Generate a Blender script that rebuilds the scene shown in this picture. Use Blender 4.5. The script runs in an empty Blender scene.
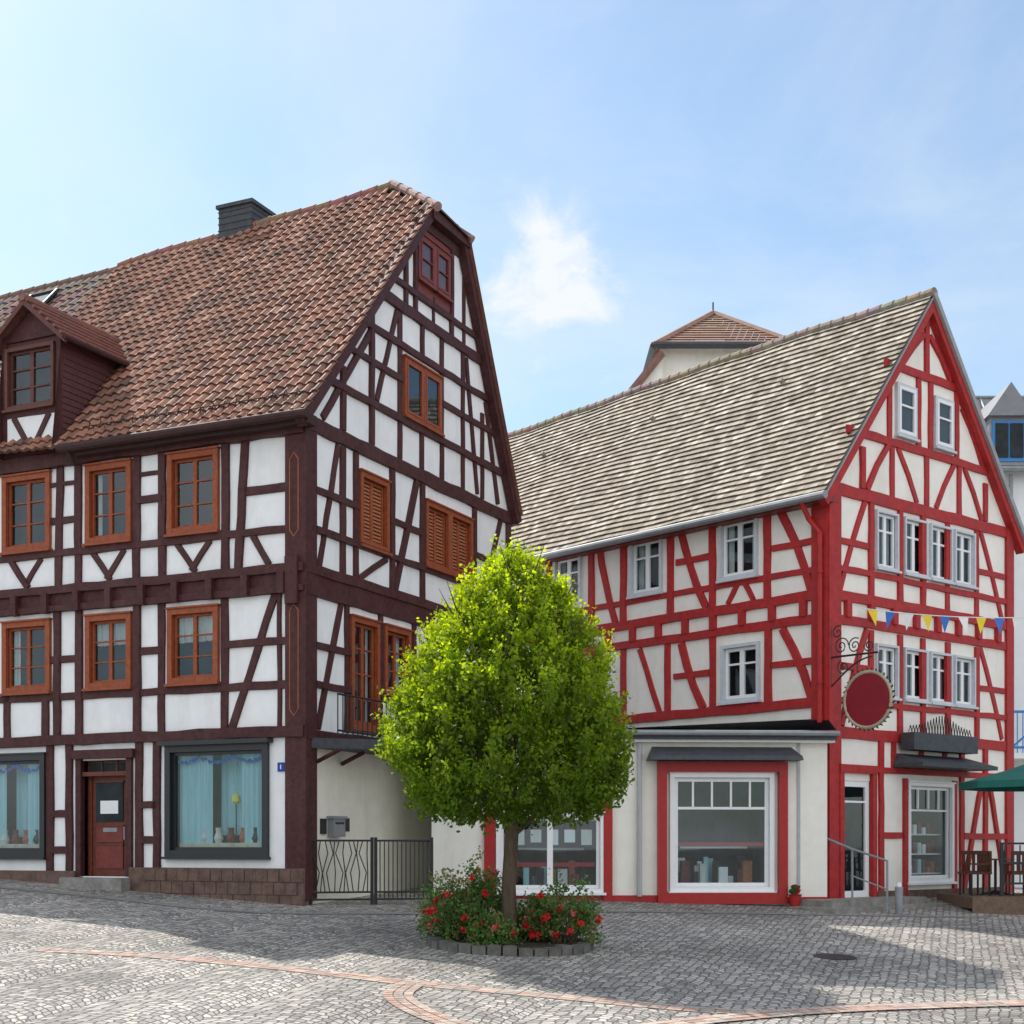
import bpy, math, random
import numpy as np
from mathutils import Vector, Matrix
random.seed(7); rng=np.random.default_rng(7)
S=bpy.context.scene
F=1460.0; CX=512.0; HY=845.0      # focal length / horizon of the survey (world z=0 is eye level)

# ------------------------------------------------------------------ materials
MATS={}
def mat(name,col,rough=.8,var=.12,scale=6.,bump=.0,bscale=40.,attr=False,stretch=(1,1,1),metal=0.,spec=.3,dirt=None,stain=0.):
    if name in MATS: return MATS[name]
    m=bpy.data.materials.new(name); m.use_nodes=True; nt=m.node_tree; N=nt.nodes; L=nt.links
    b=N['Principled BSDF']; b.inputs['Roughness'].default_value=rough; b.inputs['Metallic'].default_value=metal
    b.inputs['Specular IOR Level'].default_value=spec
    tc=N.new('ShaderNodeTexCoord'); mp=N.new('ShaderNodeMapping'); mp.inputs['Scale'].default_value=stretch
    L.new(tc.outputs['Object'],mp.inputs['Vector'])
    no=N.new('ShaderNodeTexNoise'); no.inputs['Scale'].default_value=scale; no.inputs['Detail'].default_value=6; no.inputs['Roughness'].default_value=.65
    L.new(mp.outputs[0],no.inputs['Vector'])
    mr=N.new('ShaderNodeMapRange'); mr.inputs[1].default_value=.3; mr.inputs[2].default_value=.7
    mr.inputs[3].default_value=1-var; mr.inputs[4].default_value=1+var*.8
    L.new(no.outputs[0],mr.inputs[0])
    mx=N.new('ShaderNodeMix'); mx.data_type='RGBA'; mx.blend_type='MULTIPLY'; mx.inputs[0].default_value=1
    if attr:
        at=N.new('ShaderNodeAttribute'); at.attribute_name='Col'; L.new(at.outputs['Color'],mx.inputs[6])
    else: mx.inputs[6].default_value=(*col,1)
    L.new(mr.outputs[0],mx.inputs[7])
    out=mx.outputs[2]
    if dirt:
        n2=N.new('ShaderNodeTexNoise'); n2.inputs['Scale'].default_value=1.3; n2.inputs['Detail'].default_value=8; n2.inputs['Roughness'].default_value=.7
        mp2=N.new('ShaderNodeMapping'); mp2.inputs['Scale'].default_value=(1.6,1.6,.35); L.new(tc.outputs['Object'],mp2.inputs['Vector']); L.new(mp2.outputs[0],n2.inputs['Vector'])
        r2=N.new('ShaderNodeMapRange'); r2.inputs[1].default_value=.48; r2.inputs[2].default_value=.78; r2.inputs[3].default_value=0; r2.inputs[4].default_value=stain
        L.new(n2.outputs[0],r2.inputs[0])
        m2=N.new('ShaderNodeMix'); m2.data_type='RGBA'; L.new(r2.outputs[0],m2.inputs[0]); L.new(out,m2.inputs[6]); m2.inputs[7].default_value=(*dirt,1); out=m2.outputs[2]
    L.new(out,b.inputs['Base Color'])
    if bump>0:
        nb=N.new('ShaderNodeTexNoise'); nb.inputs['Scale'].default_value=bscale; nb.inputs['Detail'].default_value=5; L.new(mp.outputs[0],nb.inputs['Vector'])
        bp=N.new('ShaderNodeBump'); bp.inputs['Strength'].default_value=bump; bp.inputs['Distance'].default_value=.02
        L.new(nb.outputs[0],bp.inputs['Height']); L.new(bp.outputs[0],b.inputs['Normal'])
    MATS[name]=m; return m
def glassmat():
    m=bpy.data.materials.new('window_glass'); m.use_nodes=True; nt=m.node_tree; N=nt.nodes; L=nt.links; N.clear()
    o=N.new('ShaderNodeOutputMaterial'); t=N.new('ShaderNodeBsdfTransparent'); t.inputs[0].default_value=(.72,.80,.82,1)
    g=N.new('ShaderNodeBsdfGlossy'); g.inputs['Roughness'].default_value=.015; g.inputs[0].default_value=(.88,.96,1,1)
    mx=N.new('ShaderNodeMixShader'); lw=N.new('ShaderNodeLayerWeight'); lw.inputs['Blend'].default_value=.5
    pw=N.new('ShaderNodeMath'); pw.operation='POWER'; pw.inputs[1].default_value=4.
    ad=N.new('ShaderNodeMath'); ad.operation='MULTIPLY_ADD'; ad.inputs[1].default_value=.75; ad.inputs[2].default_value=.07
    tc=N.new('ShaderNodeTexCoord'); no=N.new('ShaderNodeTexNoise'); no.inputs['Scale'].default_value=1.2; no.inputs['Detail'].default_value=0
    bp=N.new('ShaderNodeBump'); bp.inputs['Strength'].default_value=.12; bp.inputs['Distance'].default_value=.02
    L.new(tc.outputs['Object'],no.inputs[0]); L.new(no.outputs[0],bp.inputs['Height']); L.new(bp.outputs[0],g.inputs['Normal'])
    L.new(lw.outputs['Facing'],pw.inputs[0]); L.new(pw.outputs[0],ad.inputs[0]); L.new(ad.outputs[0],mx.inputs[0]); L.new(t.outputs[0],mx.inputs[1]); L.new(g.outputs[0],mx.inputs[2]); L.new(mx.outputs[0],o.inputs[0])
    return m
GLASS=glassmat()
plasterL=mat('white_plaster',(.87,.885,.90),.9,.05,3,.25,60,dirt=(.58,.55,.5),stain=.4)
plasterR=mat('cream_plaster',(.88,.85,.79),.9,.05,3,.25,60,dirt=(.64,.57,.46),stain=.45)
plasterE=mat('shop_plaster',(.86,.84,.77),.9,.05,3,.2,60,dirt=(.5,.45,.36),stain=.35)
beige=mat('beige_plaster',(.82,.79,.68),.9,.07,3,.2,50,dirt=(.5,.45,.36),stain=.4)
timL=mat('dark_timber',(.068,.019,.020),.6,.45,9,.5,30,spec=.3,dirt=(.12,.06,.055),stain=.5)
timR=mat('red_timber',(.41,.024,.025),.55,.25,7,.35,30,spec=.3,dirt=(.24,.04,.038),stain=.65)
orange=mat('orange_window_wood',(.30,.072,.027),.5,.3,12,.2,40)
redwin=mat('dark_red_wood',(.19,.04,.032),.5,.25,12,.2,40)
brownwin=mat('brown_window_wood',(.12,.042,.033),.5,.25,12,.2,40)
doorwood=mat('door_wood',(.14,.038,.022),.45,.3,10,.2,30)
whitep=mat('white_window_paint',(.84,.85,.86),.4,.04,8)
greyf=mat('grey_casing',(.58,.61,.65),.6,.1,8)
greyp=mat('grey_pipe',(.42,.44,.46),.5,.1,8)
blackf=mat('black_shop_frame',(.018,.02,.025),.35,.2,8,spec=.5)
interior=mat('room_interior',(.03,.038,.042),.9,.5,2.2)
shopint=mat('shop_interior',(.09,.10,.105),.9,.4,2.5,dirt=(.22,.18,.12),stain=.5)
tealcurt=mat('teal_curtain',(.42,.66,.72),.9,.15,4,stretch=(6,6,.3))
curtain=mat('net_curtain',(.66,.66,.63),.9,.2,5,stretch=(8,8,.5))
louver=mat('shutter_wood',(.40,.14,.065),.6,.2,10)
tileL=mat('clay_tile',(1,1,1),.7,.3,9,.3,60,attr=True,dirt=(.11,.075,.06),stain=.6)
tileR=mat('plain_tile',(1,1,1),.75,.3,7,.3,60,attr=True,dirt=(.16,.13,.095),stain=.7)
slate=mat('slate',(.06,.065,.075),.55,.3,8,.2,20)
shingle=mat('dark_red_shingle',(.105,.040,.042),.7,.3,18,.5,30)
metal=mat('zinc_metal',(.27,.29,.31),.55,.15,5,metal=.3,spec=.4)
verge=mat('verge_strip',(.33,.33,.34),.7,.15,5)
darkmetal=mat('dark_iron',(.02,.021,.024),.5,.2,9,spec=.4)
guttL=mat('dark_gutter',(.06,.032,.032),.7,.2,8,spec=.15)
stone=mat('sandstone',(.16,.10,.08),.9,.4,5,.8,25,dirt=(.08,.07,.06),stain=.6)
greystone=mat('grey_stone',(.26,.25,.23),.9,.35,6,.6,30)
darkstone=mat('dark_edging_stone',(.13,.125,.115),.9,.4,6,.6,30)
bark=mat('bark',(.10,.075,.05),.95,.4,14,.9,30,stretch=(1,1,.3))
soil=mat('soil',(.05,.04,.03),.95,.4,10,.8,20)

def leafmat(name,trans=.5,val=2.3):
    m=bpy.data.materials.new(name); m.use_nodes=True; nt=m.node_tree; N=nt.nodes; L=nt.links; N.clear()
    o=N.new('ShaderNodeOutputMaterial'); at=N.new('ShaderNodeAttribute'); at.attribute_name='Col'
    p=N.new('ShaderNodeBsdfPrincipled'); p.inputs['Roughness'].default_value=.5; p.inputs['Specular IOR Level'].default_value=.3
    tr=N.new('ShaderNodeBsdfTranslucent'); hs=N.new('ShaderNodeHueSaturation'); hs.inputs['Value'].default_value=val; hs.inputs['Saturation'].default_value=1.05; hs.inputs['Hue'].default_value=.486
    mx=N.new('ShaderNodeMixShader'); mx.inputs[0].default_value=trans
    L.new(at.outputs['Color'],p.inputs['Base Color']); L.new(at.outputs['Color'],hs.inputs['Color']); L.new(hs.outputs[0],tr.inputs[0])
    L.new(p.outputs[0],mx.inputs[1]); L.new(tr.outputs[0],mx.inputs[2]); L.new(mx.outputs[0],o.inputs[0]); return m
LEAF=leafmat('leaf',.5,2.5); PETAL=leafmat('petal',.25,1.6)

# ------------------------------------------------------------------ mesh builder
class B:
    def __init__(s): s.v=[]; s.f=[]; s.m=[]; s.c=[]; s.mats=[]
    def mi(s,m):
        if m not in s.mats: s.mats.append(m)
        return s.mats.index(m)
    def face(s,pts,m,c=(1,1,1)):
        i=len(s.v); s.v.extend([tuple(p) for p in pts]); s.f.append(tuple(range(i,i+len(pts)))); s.m.append(s.mi(m)); s.c.append(c)
    def hexa(s,p,m,c=(1,1,1)):
        i=len(s.v); s.v.extend([tuple(q) for q in p])
        for f in ((0,1,2,3),(7,6,5,4),(0,4,5,1),(1,5,6,2),(2,6,7,3),(3,7,4,0)):
            s.f.append(tuple(i+k for k in f)); s.m.append(s.mi(m)); s.c.append(c)
    def box(s,x0,x1,y0,y1,z0,z1,m,c=(1,1,1)):
        s.hexa([(x0,y0,z0),(x1,y0,z0),(x1,y1,z0),(x0,y1,z0),(x0,y0,z1),(x1,y0,z1),(x1,y1,z1),(x0,y1,z1)],m,c)
    def tube(s,pts,rad,m,n=8,c=(1,1,1),cap=True):
        pts=[Vector(p) for p in pts]; i0=len(s.v)
        if not hasattr(rad,'__len__'): rad=[rad]*len(pts)
        for k,p in enumerate(pts):
            d=(pts[min(k+1,len(pts)-1)]-pts[max(k-1,0)]).normalized()
            a=d.cross(Vector((0,0,1)) if abs(d.z)<.9 else Vector((1,0,0))).normalized(); b=d.cross(a)
            for j in range(n):
                th=2*math.pi*j/n; s.v.append(tuple(p+(a*math.cos(th)+b*math.sin(th))*rad[k]))
        for k in range(len(pts)-1):
            for j in range(n):
                a=i0+k*n+j; b2=i0+k*n+(j+1)%n; s.f.append((a,b2,b2+n,a+n)); s.m.append(s.mi(m)); s.c.append(c)
        if cap:
            for base in (i0,i0+(len(pts)-1)*n):
                s.f.append(tuple(range(base,base+n))); s.m.append(s.mi(m)); s.c.append(c)
    def build(s,name,parent=None,smooth=False):
        me=bpy.data.meshes.new(name); me.from_pydata(s.v,[],s.f); 
        for m in s.mats: me.materials.append(m)
        me.polygons.foreach_set('material_index',s.m)
        ca=me.color_attributes.new('Col','FLOAT_COLOR','CORNER'); arr=[]
        for f,c in zip(s.f,s.c): arr.extend([c[0],c[1],c[2],1.]*len(f))
        ca.data.foreach_set('color',arr)
        if smooth: me.polygons.foreach_set('use_smooth',[True]*len(s.f))
        me.update(); o=bpy.data.objects.new(name,me); S.collection.objects.link(o)
        if parent: par(o,parent)
        return o
def par(o,p):
    o.parent=p; o.matrix_parent_inverse=Matrix.Translation(-p.location)
def empty(name,loc):
    e=bpy.data.objects.new(name,None); e.location=loc; e.empty_display_size=.5; S.collection.objects.link(e); return e

def ground(x,y):
    xx=max(-16,min(16,x)); yy=max(14,min(33,y)); return -2.96-.0325*xx+.068*yy
def gpt(x,y,dz=0):
    r=(x-CX)/F; Y=2.96/((y-HY)/F+.068-.0325*r)
    X=r*Y; return Vector((X,Y,ground(X,Y)+dz))

# facade frame: origin (corner), direction along wall, outward normal, heights z
class Fac:
    def __init__(s,o,a,side=1):
        s.o=o; l=math.hypot(*a); s.a=(a[0]/l,a[1]/l); s.n=(s.a[1]*side,-s.a[0]*side)
        if s.n[0]*o[0]+s.n[1]*o[1]>0: s.n=(-s.n[0],-s.n[1])   # face the square
        s.k=0
    def P(s,t,z,d=0): return (s.o[0]+s.a[0]*t+s.n[0]*d, s.o[1]+s.a[1]*t+s.n[1]*d, z)
    def t(s,x):
        r=(x-CX)/F; return (r*s.o[1]-s.o[0])/(s.a[0]-r*s.a[1])
    def z(s,x,y): return (HY-y)/F*(s.o[1]+s.a[1]*s.t(x))
    def box(s,b,t0,t1,z0,z1,d0,d1,m,c=(1,1,1)):
        P=s.P; b.hexa([P(t0,z0,d0),P(t1,z0,d0),P(t1,z0,d1),P(t0,z0,d1),P(t0,z1,d0),P(t1,z1,d0),P(t1,z1,d1),P(t0,z1,d1)],m,c)
    def beam(s,b,t0,z0,t1,z1,w,m,d=None,bow=0,d0=-.02,jit=.012):
        s.k+=1
        if d is None: d=.035+(s.k%13)*.0023
        L=math.hypot(t1-t0,z1-z0); n=max(2,int(L/.45)); dx,dz=(t1-t0)/L,(z1-z0)/L; px,pz=-dz,dx
        rows=[]
        for i in range(n+1):
            u=i/n; off=bow*4*u*(1-u)+(random.uniform(-jit,jit) if 0<i<n else 0); ww=w*.5*(1+(random.uniform(-.07,.07) if jit else 0))
            ct=t0+dx*L*u+px*off; cz=z0+dz*L*u+pz*off
            rows.append([s.P(ct-px*ww,cz-pz*ww,d0),s.P(ct+px*ww,cz+pz*ww,d0),s.P(ct+px*(ww-.012),cz+pz*(ww-.012),d),s.P(ct-px*(ww-.012),cz-pz*(ww-.012),d)])
        i0=len(b.v); mi=b.mi(m)
        for r in rows: b.v.extend(r)
        for i in range(n):
            for j in range(4):
                a=i0+i*4+j; c=i0+i*4+(j+1)%4; b.f.append((a,c,c+4,a+4)); b.m.append(mi); b.c.append((1,1,1))
        for base in (i0,i0+n*4): b.f.append((base,base+1,base+2,base+3)); b.m.append(mi); b.c.append((1,1,1))
    def wall(s,b,t0,t1,z0,z1,holes,m,d=0):
        ts=sorted({t0,t1,*[h[0] for h in holes],*[h[1] for h in holes]}); zs=sorted({z0,z1,*[h[2] for h in holes],*[h[3] for h in holes]})
        ts=[q for q in ts if t0<=q<=t1]; zs=[q for q in zs if z0<=q<=z1]
        for i in range(len(ts)-1):
            for j in range(len(zs)-1):
                ct=(ts[i]+ts[i+1])/2; cz=(zs[j]+zs[j+1])/2
                if any(h[0]<ct<h[1] and h[2]<cz<h[3] for h in holes): continue
                b.face([s.P(ts[i],zs[j],d),s.P(ts[i+1],zs[j],d),s.P(ts[i+1],zs[j+1],d),s.P(ts[i],zs[j+1],d)],m)
    def window(s,W,G,h,fm,cols=2,rows=3,fw=.06,bar=.03,cas=0,cm=None,depth=.3,surf=False,curt='side',im=None,split=None,sill=None,lou=False):
        t0,t1,z0,z1=h; im=im or interior; P=s.P
        if surf: db,dg,df=.012,.05,.085
        else: db,dg,df=-depth,-.05,-.015
        if not surf:
            for q in ([P(t0,z0,0),P(t1,z0,0),P(t1,z0,db),P(t0,z0,db)],[P(t0,z1,0),P(t1,z1,0),P(t1,z1,db),P(t0,z1,db)],
                      [P(t0,z0,0),P(t0,z1,0),P(t0,z1,db),P(t0,z0,db)],[P(t1,z0,0),P(t1,z1,0),P(t1,z1,db),P(t1,z0,db)]): W.face(q,im)
        W.face([P(t0,z0,db),P(t1,z0,db),P(t1,z1,db),P(t0,z1,db)],im)
        if lou:
            n=int((z1-z0)/.07)
            for i in range(n):
                z=z0+(i+.5)*(z1-z0)/n; s.box(W,t0+fw,t1-fw,z-.022,z+.022,dg-.01,dg+.015,louver)
        else:
            dc=(db+dg)/2 if surf else -.15
            def cur(a,b_,zb,mt):
                n=max(4,int((b_-a)/.04)); pr=None
                for i in range(n+1):
                    tt=a+(b_-a)*i/n; dd=dc+(.008 if surf else .025)*math.sin(i*1.7+a)
                    zz=zb+random.uniform(0,.02)
                    if pr: W.face([P(pr[0],zz,pr[1]),P(tt,zz,dd),P(tt,z1,dd),P(pr[0],z1,pr[1])],mt)
                    pr=(tt,dd)
            w=t1-t0
            if curt=='side': cur(t0+.02,t0+w*random.uniform(.12,.26),z0,curtain); cur(t1-w*random.uniform(.12,.26),t1-.02,z0,curtain)
            elif curt=='half': cur(t0+.02,t1-.02,z0+(z1-z0)*random.uniform(.5,.66),curtain)
            G.face([P(t0,z0,dg),P(t1,z0,dg),P(t1,z1,dg),P(t0,z1,dg)],GLASS)
        s.box(W,t0,t0+fw,z0,z1,dg-.02,df,fm); s.box(W,t1-fw,t1,z0,z1,dg-.02,df,fm)
        s.box(W,t0+fw,t1-fw,z0,z0+fw,dg-.02,df-.001,fm); s.box(W,t0+fw,t1-fw,z1-fw,z1,dg-.02,df-.001,fm)
        for i in range(1,cols):
            c=t0+(t1-t0)*i/cols; wd=fw*.8 if (cols==2 or i*2==cols) else bar/2; s.box(W,c-wd,c+wd,z0+fw,z1-fw,dg-.018,df-.003,fm)
        zz=[z0+(z1-z0)*i/rows for i in range(1,rows)] if split is None else [z0+(z1-z0)*q for q in split]
        for c in zz: s.box(W,t0+fw,t1-fw,c-bar/2,c+bar/2,dg-.016,df-.006,fm)
        if cas:
            cm=cm or fm; a=.075
            s.box(W,t0-cas,t0,z0-cas,z1+cas,-.03,a,cm); s.box(W,t1,t1+cas,z0-cas,z1+cas,-.03,a,cm)
            s.box(W,t0,t1,z1,z1+cas,-.03,a-.002,cm); s.box(W,t0,t1,z0-cas,z0,-.03,a-.002,cm)
            s.box(W,t0-cas-.03,t1+cas+.03,z0-cas-.045,z0-cas+.003,-.03,a+.05,sill or cm)
            if cas>=.08: s.box(W,t0-cas-.02,t1+cas+.02,z1+cas-.003,z1+cas+.03,-.03,a+.03,cm)

def tiles(b,P,N,t0,t1,nt,nv,K,amp,lift,m,colf,bound=None,off=False,overlap=.25):
    N=Vector(N)
    for j in range(nv):
        v0=max(0,(j-overlap)/nv) ; v1=(j+1)/nv
        sh=.5 if (off and j%2) else 0
        for i in range(nt+(1 if sh else 0)):
            c=colf(i,j); jl=random.uniform(0,.010)
            a=max(t0,t0+(t1-t0)*(i-sh)/nt); e=min(t1,t0+(t1-t0)*(i+1-sh)/nt)
            if bound and e<=bound(v1)+.001 : continue
            bot=[];top=[];low=[]
            for k in range(K):
                u=k/(K-1); tt=a+(e-a)*u; w=amp*(math.sin(2*math.pi*u)*.5+.5) if K>2 else 0
                tb=max(tt,bound(v0)) if bound else tt; tu=max(tt,bound(v1)) if bound else tt
                bot.append(Vector(P(tb,v0))+N*(lift+w+jl)); top.append(Vector(P(tu,v1))+N*(w*.9+.002)); low.append(Vector(P(tb,v0))+N*(w*.6))
            for k in range(K-1):
                b.face([bot[k],bot[k+1],top[k+1],top[k]],m,c); b.face([low[k],low[k+1],bot[k+1],bot[k]],m,tuple(q*.45 for q in c))  # lip faces darkened: shade between tile rows put into the colour

# ================================================================== HOUSE L (dark timber framed)
PL=(-3.69,26.0); uL=(-.907,.421); vL=(.421,.907)
HL=empty('timber_framed_house',(PL[0],PL[1],-1.1))
F1=Fac(PL,uL); F2=Fac(PL,vL)
def LP(t,s,z): return (PL[0]+uL[0]*t+vL[0]*s, PL[1]+uL[1]*t+vL[1]*s, z)
LEN=8.7; GW=8.65
W=B();G=B();T=B();Wa=B()
up=[(F1.t(b_)+.09,F1.t(a)-.09,5.88,7.16) for a,b_ in ((170,219),(88,132),(5,51))]
lo=[(h[0],h[1],3.1,4.28) for h in up]
shop=(F1.t(264),F1.t(172),-.1,1.72); shop2=(F1.t(42),F1.t(42)+1.75,-.12,1.66)
door=(F1.t(128),F1.t(83),-.60,1.62)
F1.wall(Wa,0,LEN,-1.6,7.75,up+lo+[shop,shop2,door],plasterL)
for i,h in enumerate(up): F1.window(W,G,h,orange,2,3,.05,.025,.11,curt=('none','side','none')[i])
for i,h in enumerate(lo): F1.window(W,G,h,orange,2,3,.05,.025,.11,curt=('half','half','side')[i])
blue=mat('blue_garland',(.03,.12,.55),.6,.3,8)
for h in (shop,shop2):
    F1.window(W,G,h,blackf,1,1,.06,.03,.12,blackf,depth=.75,curt='none',im=shopint)
    n=46
    for seg0,seg1,dd0,zb in ((0,.30,-.16,.02),(.30,.62,-.42,.28),(.62,1,-.16,.02)):
        pr=None; k0=int(n*seg0);k1=int(n*seg1)
        for i in range(k0,k1+1):
            tt=h[0]+.05+(h[1]-h[0]-.1)*i/n; dd=dd0+.025*math.sin(i*1.9)
            if pr: W.face([F1.P(pr[0],h[2]+zb,pr[1]),F1.P(tt,h[2]+zb,dd),F1.P(tt,h[3],dd),F1.P(pr[0],h[3],pr[1])],tealcurt)
            pr=(tt,dd)
    for i in range(110):
        tt=random.uniform(h[0]+.08,h[1]-.08); z=h[3]-.08-.1*abs(math.sin((tt-h[0])*4.2))-random.uniform(0,.05)
        W.tube([F1.P(tt,z,-.09),F1.P(tt+random.uniform(-.04,.04),z+.03,-.085)],.016,blue,5)
    F1.box(W,h[0]+.08,h[1]-.08,h[2]+.0,h[2]+.14,-.4,-.12,mat('display_cloth',(.6,.55,.45),.9,.3,5))
    for i in range(5):
        tt=h[0]+.3+i*.28
        if tt<h[1]-.15: W.tube([F1.P(tt,h[2]+.14,-.2),F1.P(tt,h[2]+.22,-.2),F1.P(tt,h[2]+.34,-.2),F1.P(tt,h[2]+.42,-.2)],[.06,.09,.05,.06],[blackf,louver,redwin,curtain,greyf][i],10)
F1.box(W,shop[0]-.2,shop[1]+.2,1.84,1.92,-.02,.2,blackf)
lc=shop[0]+.75
W.tube([F1.P(lc,.75,-.2),F1.P(lc,.80,-.2),F1.P(lc,.9,-.2),F1.P(lc,.95,-.2)],[.03,.08,.08,.03],mat('paper_yellow',(.85,.75,.2),.8,.1,5),10)
W.tube([F1.P(lc,.14+shop[2],-.2),F1.P(lc,.75,-.2)],.012,darkmetal,5)
dd=door
F1.box(W,dd[0],dd[1],dd[2],dd[3],-.2,-.14,doorwood)
F1.box(W,dd[0]-.13,dd[0],dd[2],dd[3]+.12,-.05,.07,timL); F1.box(W,dd[1],dd[1]+.13,dd[2],dd[3]+.12,-.05,.07,timL)
F1.box(W,dd[0],dd[1],1.32,1.40,-.2,.03,doorwood); F1.box(W,dd[0]-.2,dd[1]+.2,dd[3]+.03,dd[3]+.2,-.05,.13,timL)
F1.box(W,dd[0]+.06,dd[1]-.06,1.42,dd[3]-.05,-.14,-.13,interior); 
for k in (1/3,2/3): F1.box(W,dd[0]+(dd[1]-dd[0])*k-.015,dd[0]+(dd[1]-dd[0])*k+.015,1.40,dd[3],-.139,-.11,doorwood)
F1.box(W,dd[0]+.06,dd[0]+.12,dd[2],1.32,-.14,-.11,doorwood);F1.box(W,dd[1]-.12,dd[1]-.06,dd[2],1.32,-.14,-.11,doorwood)
for z0,z1,mm in ((-.45,.0,redwin),(.05,.35,redwin),(.45,1.2,interior)):
    F1.box(W,dd[0]+.22,dd[1]-.22,z0,z1,-.139,-.115,mm)
    F1.box(W,dd[0]+.2,dd[1]-.2,z1,z1+.03,-.139,-.10,doorwood)
F1.box(W,dd[0]+.33,dd[1]-.33,.6,.85,-.114,-.11,whitep); F1.box(W,dd[0]+.35,dd[1]-.4,.25,.33,-.114,-.105,metal)
F1.box(W,dd[0]+.13,dd[0]+.16,.1,.35,-.1,-.06,metal)
for z,w,t1 in ((7.47,.3,LEN),(4.95,.18,LEN),(4.58,.14,LEN),(2.03,.22,LEN)): F1.beam(T,-.02,z,t1,z,w,timL,d=.09+.004*z)
F1.box(T,-.0,LEN,4.62,4.90,-.02,.045,timL)
i=.35
while i<LEN: F1.box(T,i,i+.14,4.50,4.88,.04,.17,timL); i+=.78
tt=lambda x:F1.t(x)
F1.box(T,-.06,.38,-1.0,7.7,-.05,.06,timL)
F1.box(T,.08,.34,4.3,5.15,.05,.14,timL)
for zc,h in ((6.25,1.5),(3.3,2.0)):
    pts=[(.11,zc-h/2+.12),(.2,zc-h/2),(.29,zc-h/2+.12),(.29,zc+h/2-.12),(.2,zc+h/2),(.11,zc+h/2-.12)]
    for a,b_ in zip(pts,pts[1:]+pts[:1]): F1.beam(T,a[0]-.01,a[1],b_[0]-.01,b_[1],.028,louver,d=.075,d0=.05,jit=0)
def posts(xs,z0,z1,w=.18):
    for x in xs:
        if isinstance(x,tuple): F1.beam(T,tt(x[0]),z0,tt(x[1]),z1,w,timL)
        else: F1.beam(T,tt(x),z0,tt(x),z1,w,timL)
posts([(59,61),79,(137,138),163,226,(239,246)],5.03,7.35)
posts([58,80,138,162,225],2.1,4.52); posts([(232,276)],2.1,4.52,.16); posts([280],2.1,4.5,.1)
posts([8,46],2.1,3.0)
posts([51,70,140,158],-.75,1.95)
def rail(x0,x1,z,w=.15): F1.beam(T,tt(x0),z,tt(x1),z,w,timL)
rail(0,290,5.66);rail(0,-40,5.66);rail(138,163,6.5);rail(138,163,6.98,.1);rail(50,79,6.3);rail(239,290,6.42,.17);rail(50,79,7.0,.1)
rail(0,290,2.88,.16);rail(138,163,3.65);rail(50,79,3.6);rail(225,290,3.66,.15)
rail(52,70,.6);rail(140,158,.75);rail(140,158,.1);rail(52,70,-.1)
for x in (27,109,194):
    F1.beam(T,tt(x)-.05,5.05,tt(x)+.38,5.6,.13,timL); F1.beam(T,tt(x)+.05,5.07,tt(x)-.38,5.6,.13,timL)
F1.beam(T,tt(265)-.1,5.05,tt(265)+.25,5.6,.13,timL); 
F1.box(W,-.05,door[0]-.12,-1.5,-.42,-.05,.12,stone); F1.box(W,door[1]+.12,LEN,-1.5,-.5,-.05,.12,stone)
for i in range(14):
    q0=-.04+i*.25; 
    for j in range(3):
        if q0<door[0]-.4: F1.box(W,q0+(.12 if j%2 else 0),q0+.235+(.12 if j%2 else 0),-1.12+j*.23,-.905+j*.23,.05,.13+random.uniform(0,.02),stone)
F1.box(W,door[0]-.15,door[1]+.25,-1.3,-.62,-.3,.38,greystone)
F1.box(W,.42,.56,1.32,1.48,.01,.03,mat('blue_number_plate',(.02,.05,.35),.3,.05,4)); F1.box(W,.48,.5,1.36,1.44,.03,.034,whitep)
gup=[(1.93,2.82,5.8,7.0),(4.55,5.42,5.85,7.0),(5.62,6.5,5.85,7.0)]
glo=[(1.6,2.45,2.3,4.2),(2.85,3.7,3.05,4.2)]
F2.wall(Wa,0,GW,1.9,7.75,gup+glo,plasterL); F2.wall(Wa,0,GW,-1.6,1.9,[],beige)
Wa.face([F2.P(0,7.75),F2.P(GW,7.75),F2.P(6.12,12.9),F2.P(4.35,12.9)],plasterL)
for h in gup: F2.window(W,G,h,orange,2,1,.06,.03,.1,lou=True)
F2.window(W,G,glo[0],orange,2,4,.06,.03,.1,curt='side'); F2.window(W,G,glo[1],orange,2,3,.06,.03,.1,curt='side')
for h in ((3.62,4.28,8.68,9.7),(4.42,5.05,8.68,9.7)): F2.window(W,G,h,orange,1,1,.05,.025,.08,surf=True,curt='none')
for h in ((4.2,4.76,11.62,12.4),(4.92,5.45,11.62,12.4)): F2.window(W,G,h,redwin,1,2,.05,.025,.08,surf=True,curt='none')
F2.box(T,4.05,5.6,11.3,12.75,-.02,.03,redwin)
for z,w,a,e in ((7.55,.28,-.1,GW+.05),(4.95,.2,-.05,GW),(4.56,.18,0,GW),(1.98,.2,0,GW),(10.75,.22,2.55,7.15),(11.2,.13,3.0,6.9),(8.5,.16,.7,8.2),(9.3,.14,1.4,3.5),(9.3,.14,5.2,7.8),(9.98,.15,2.0,7.5),(5.68,.14,.3,GW),(2.9,.14,.3,1.5),(2.9,.14,2.6,GW),(6.4,.14,.3,1.8),(6.4,.14,3,4.4),(6.4,.14,6.7,GW),(3.6,.14,.3,1.5),(12.75,.2,4.2,6.2)):
    F2.beam(T,a,z,e,z,w,timL,d=.06+.006*(z%3))
F2.box(T,0,GW,4.6,4.9,-.02,.04,timL)
F2.box(T,-.03,.32,-1.0,7.6,-.05,.055,timL)
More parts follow.
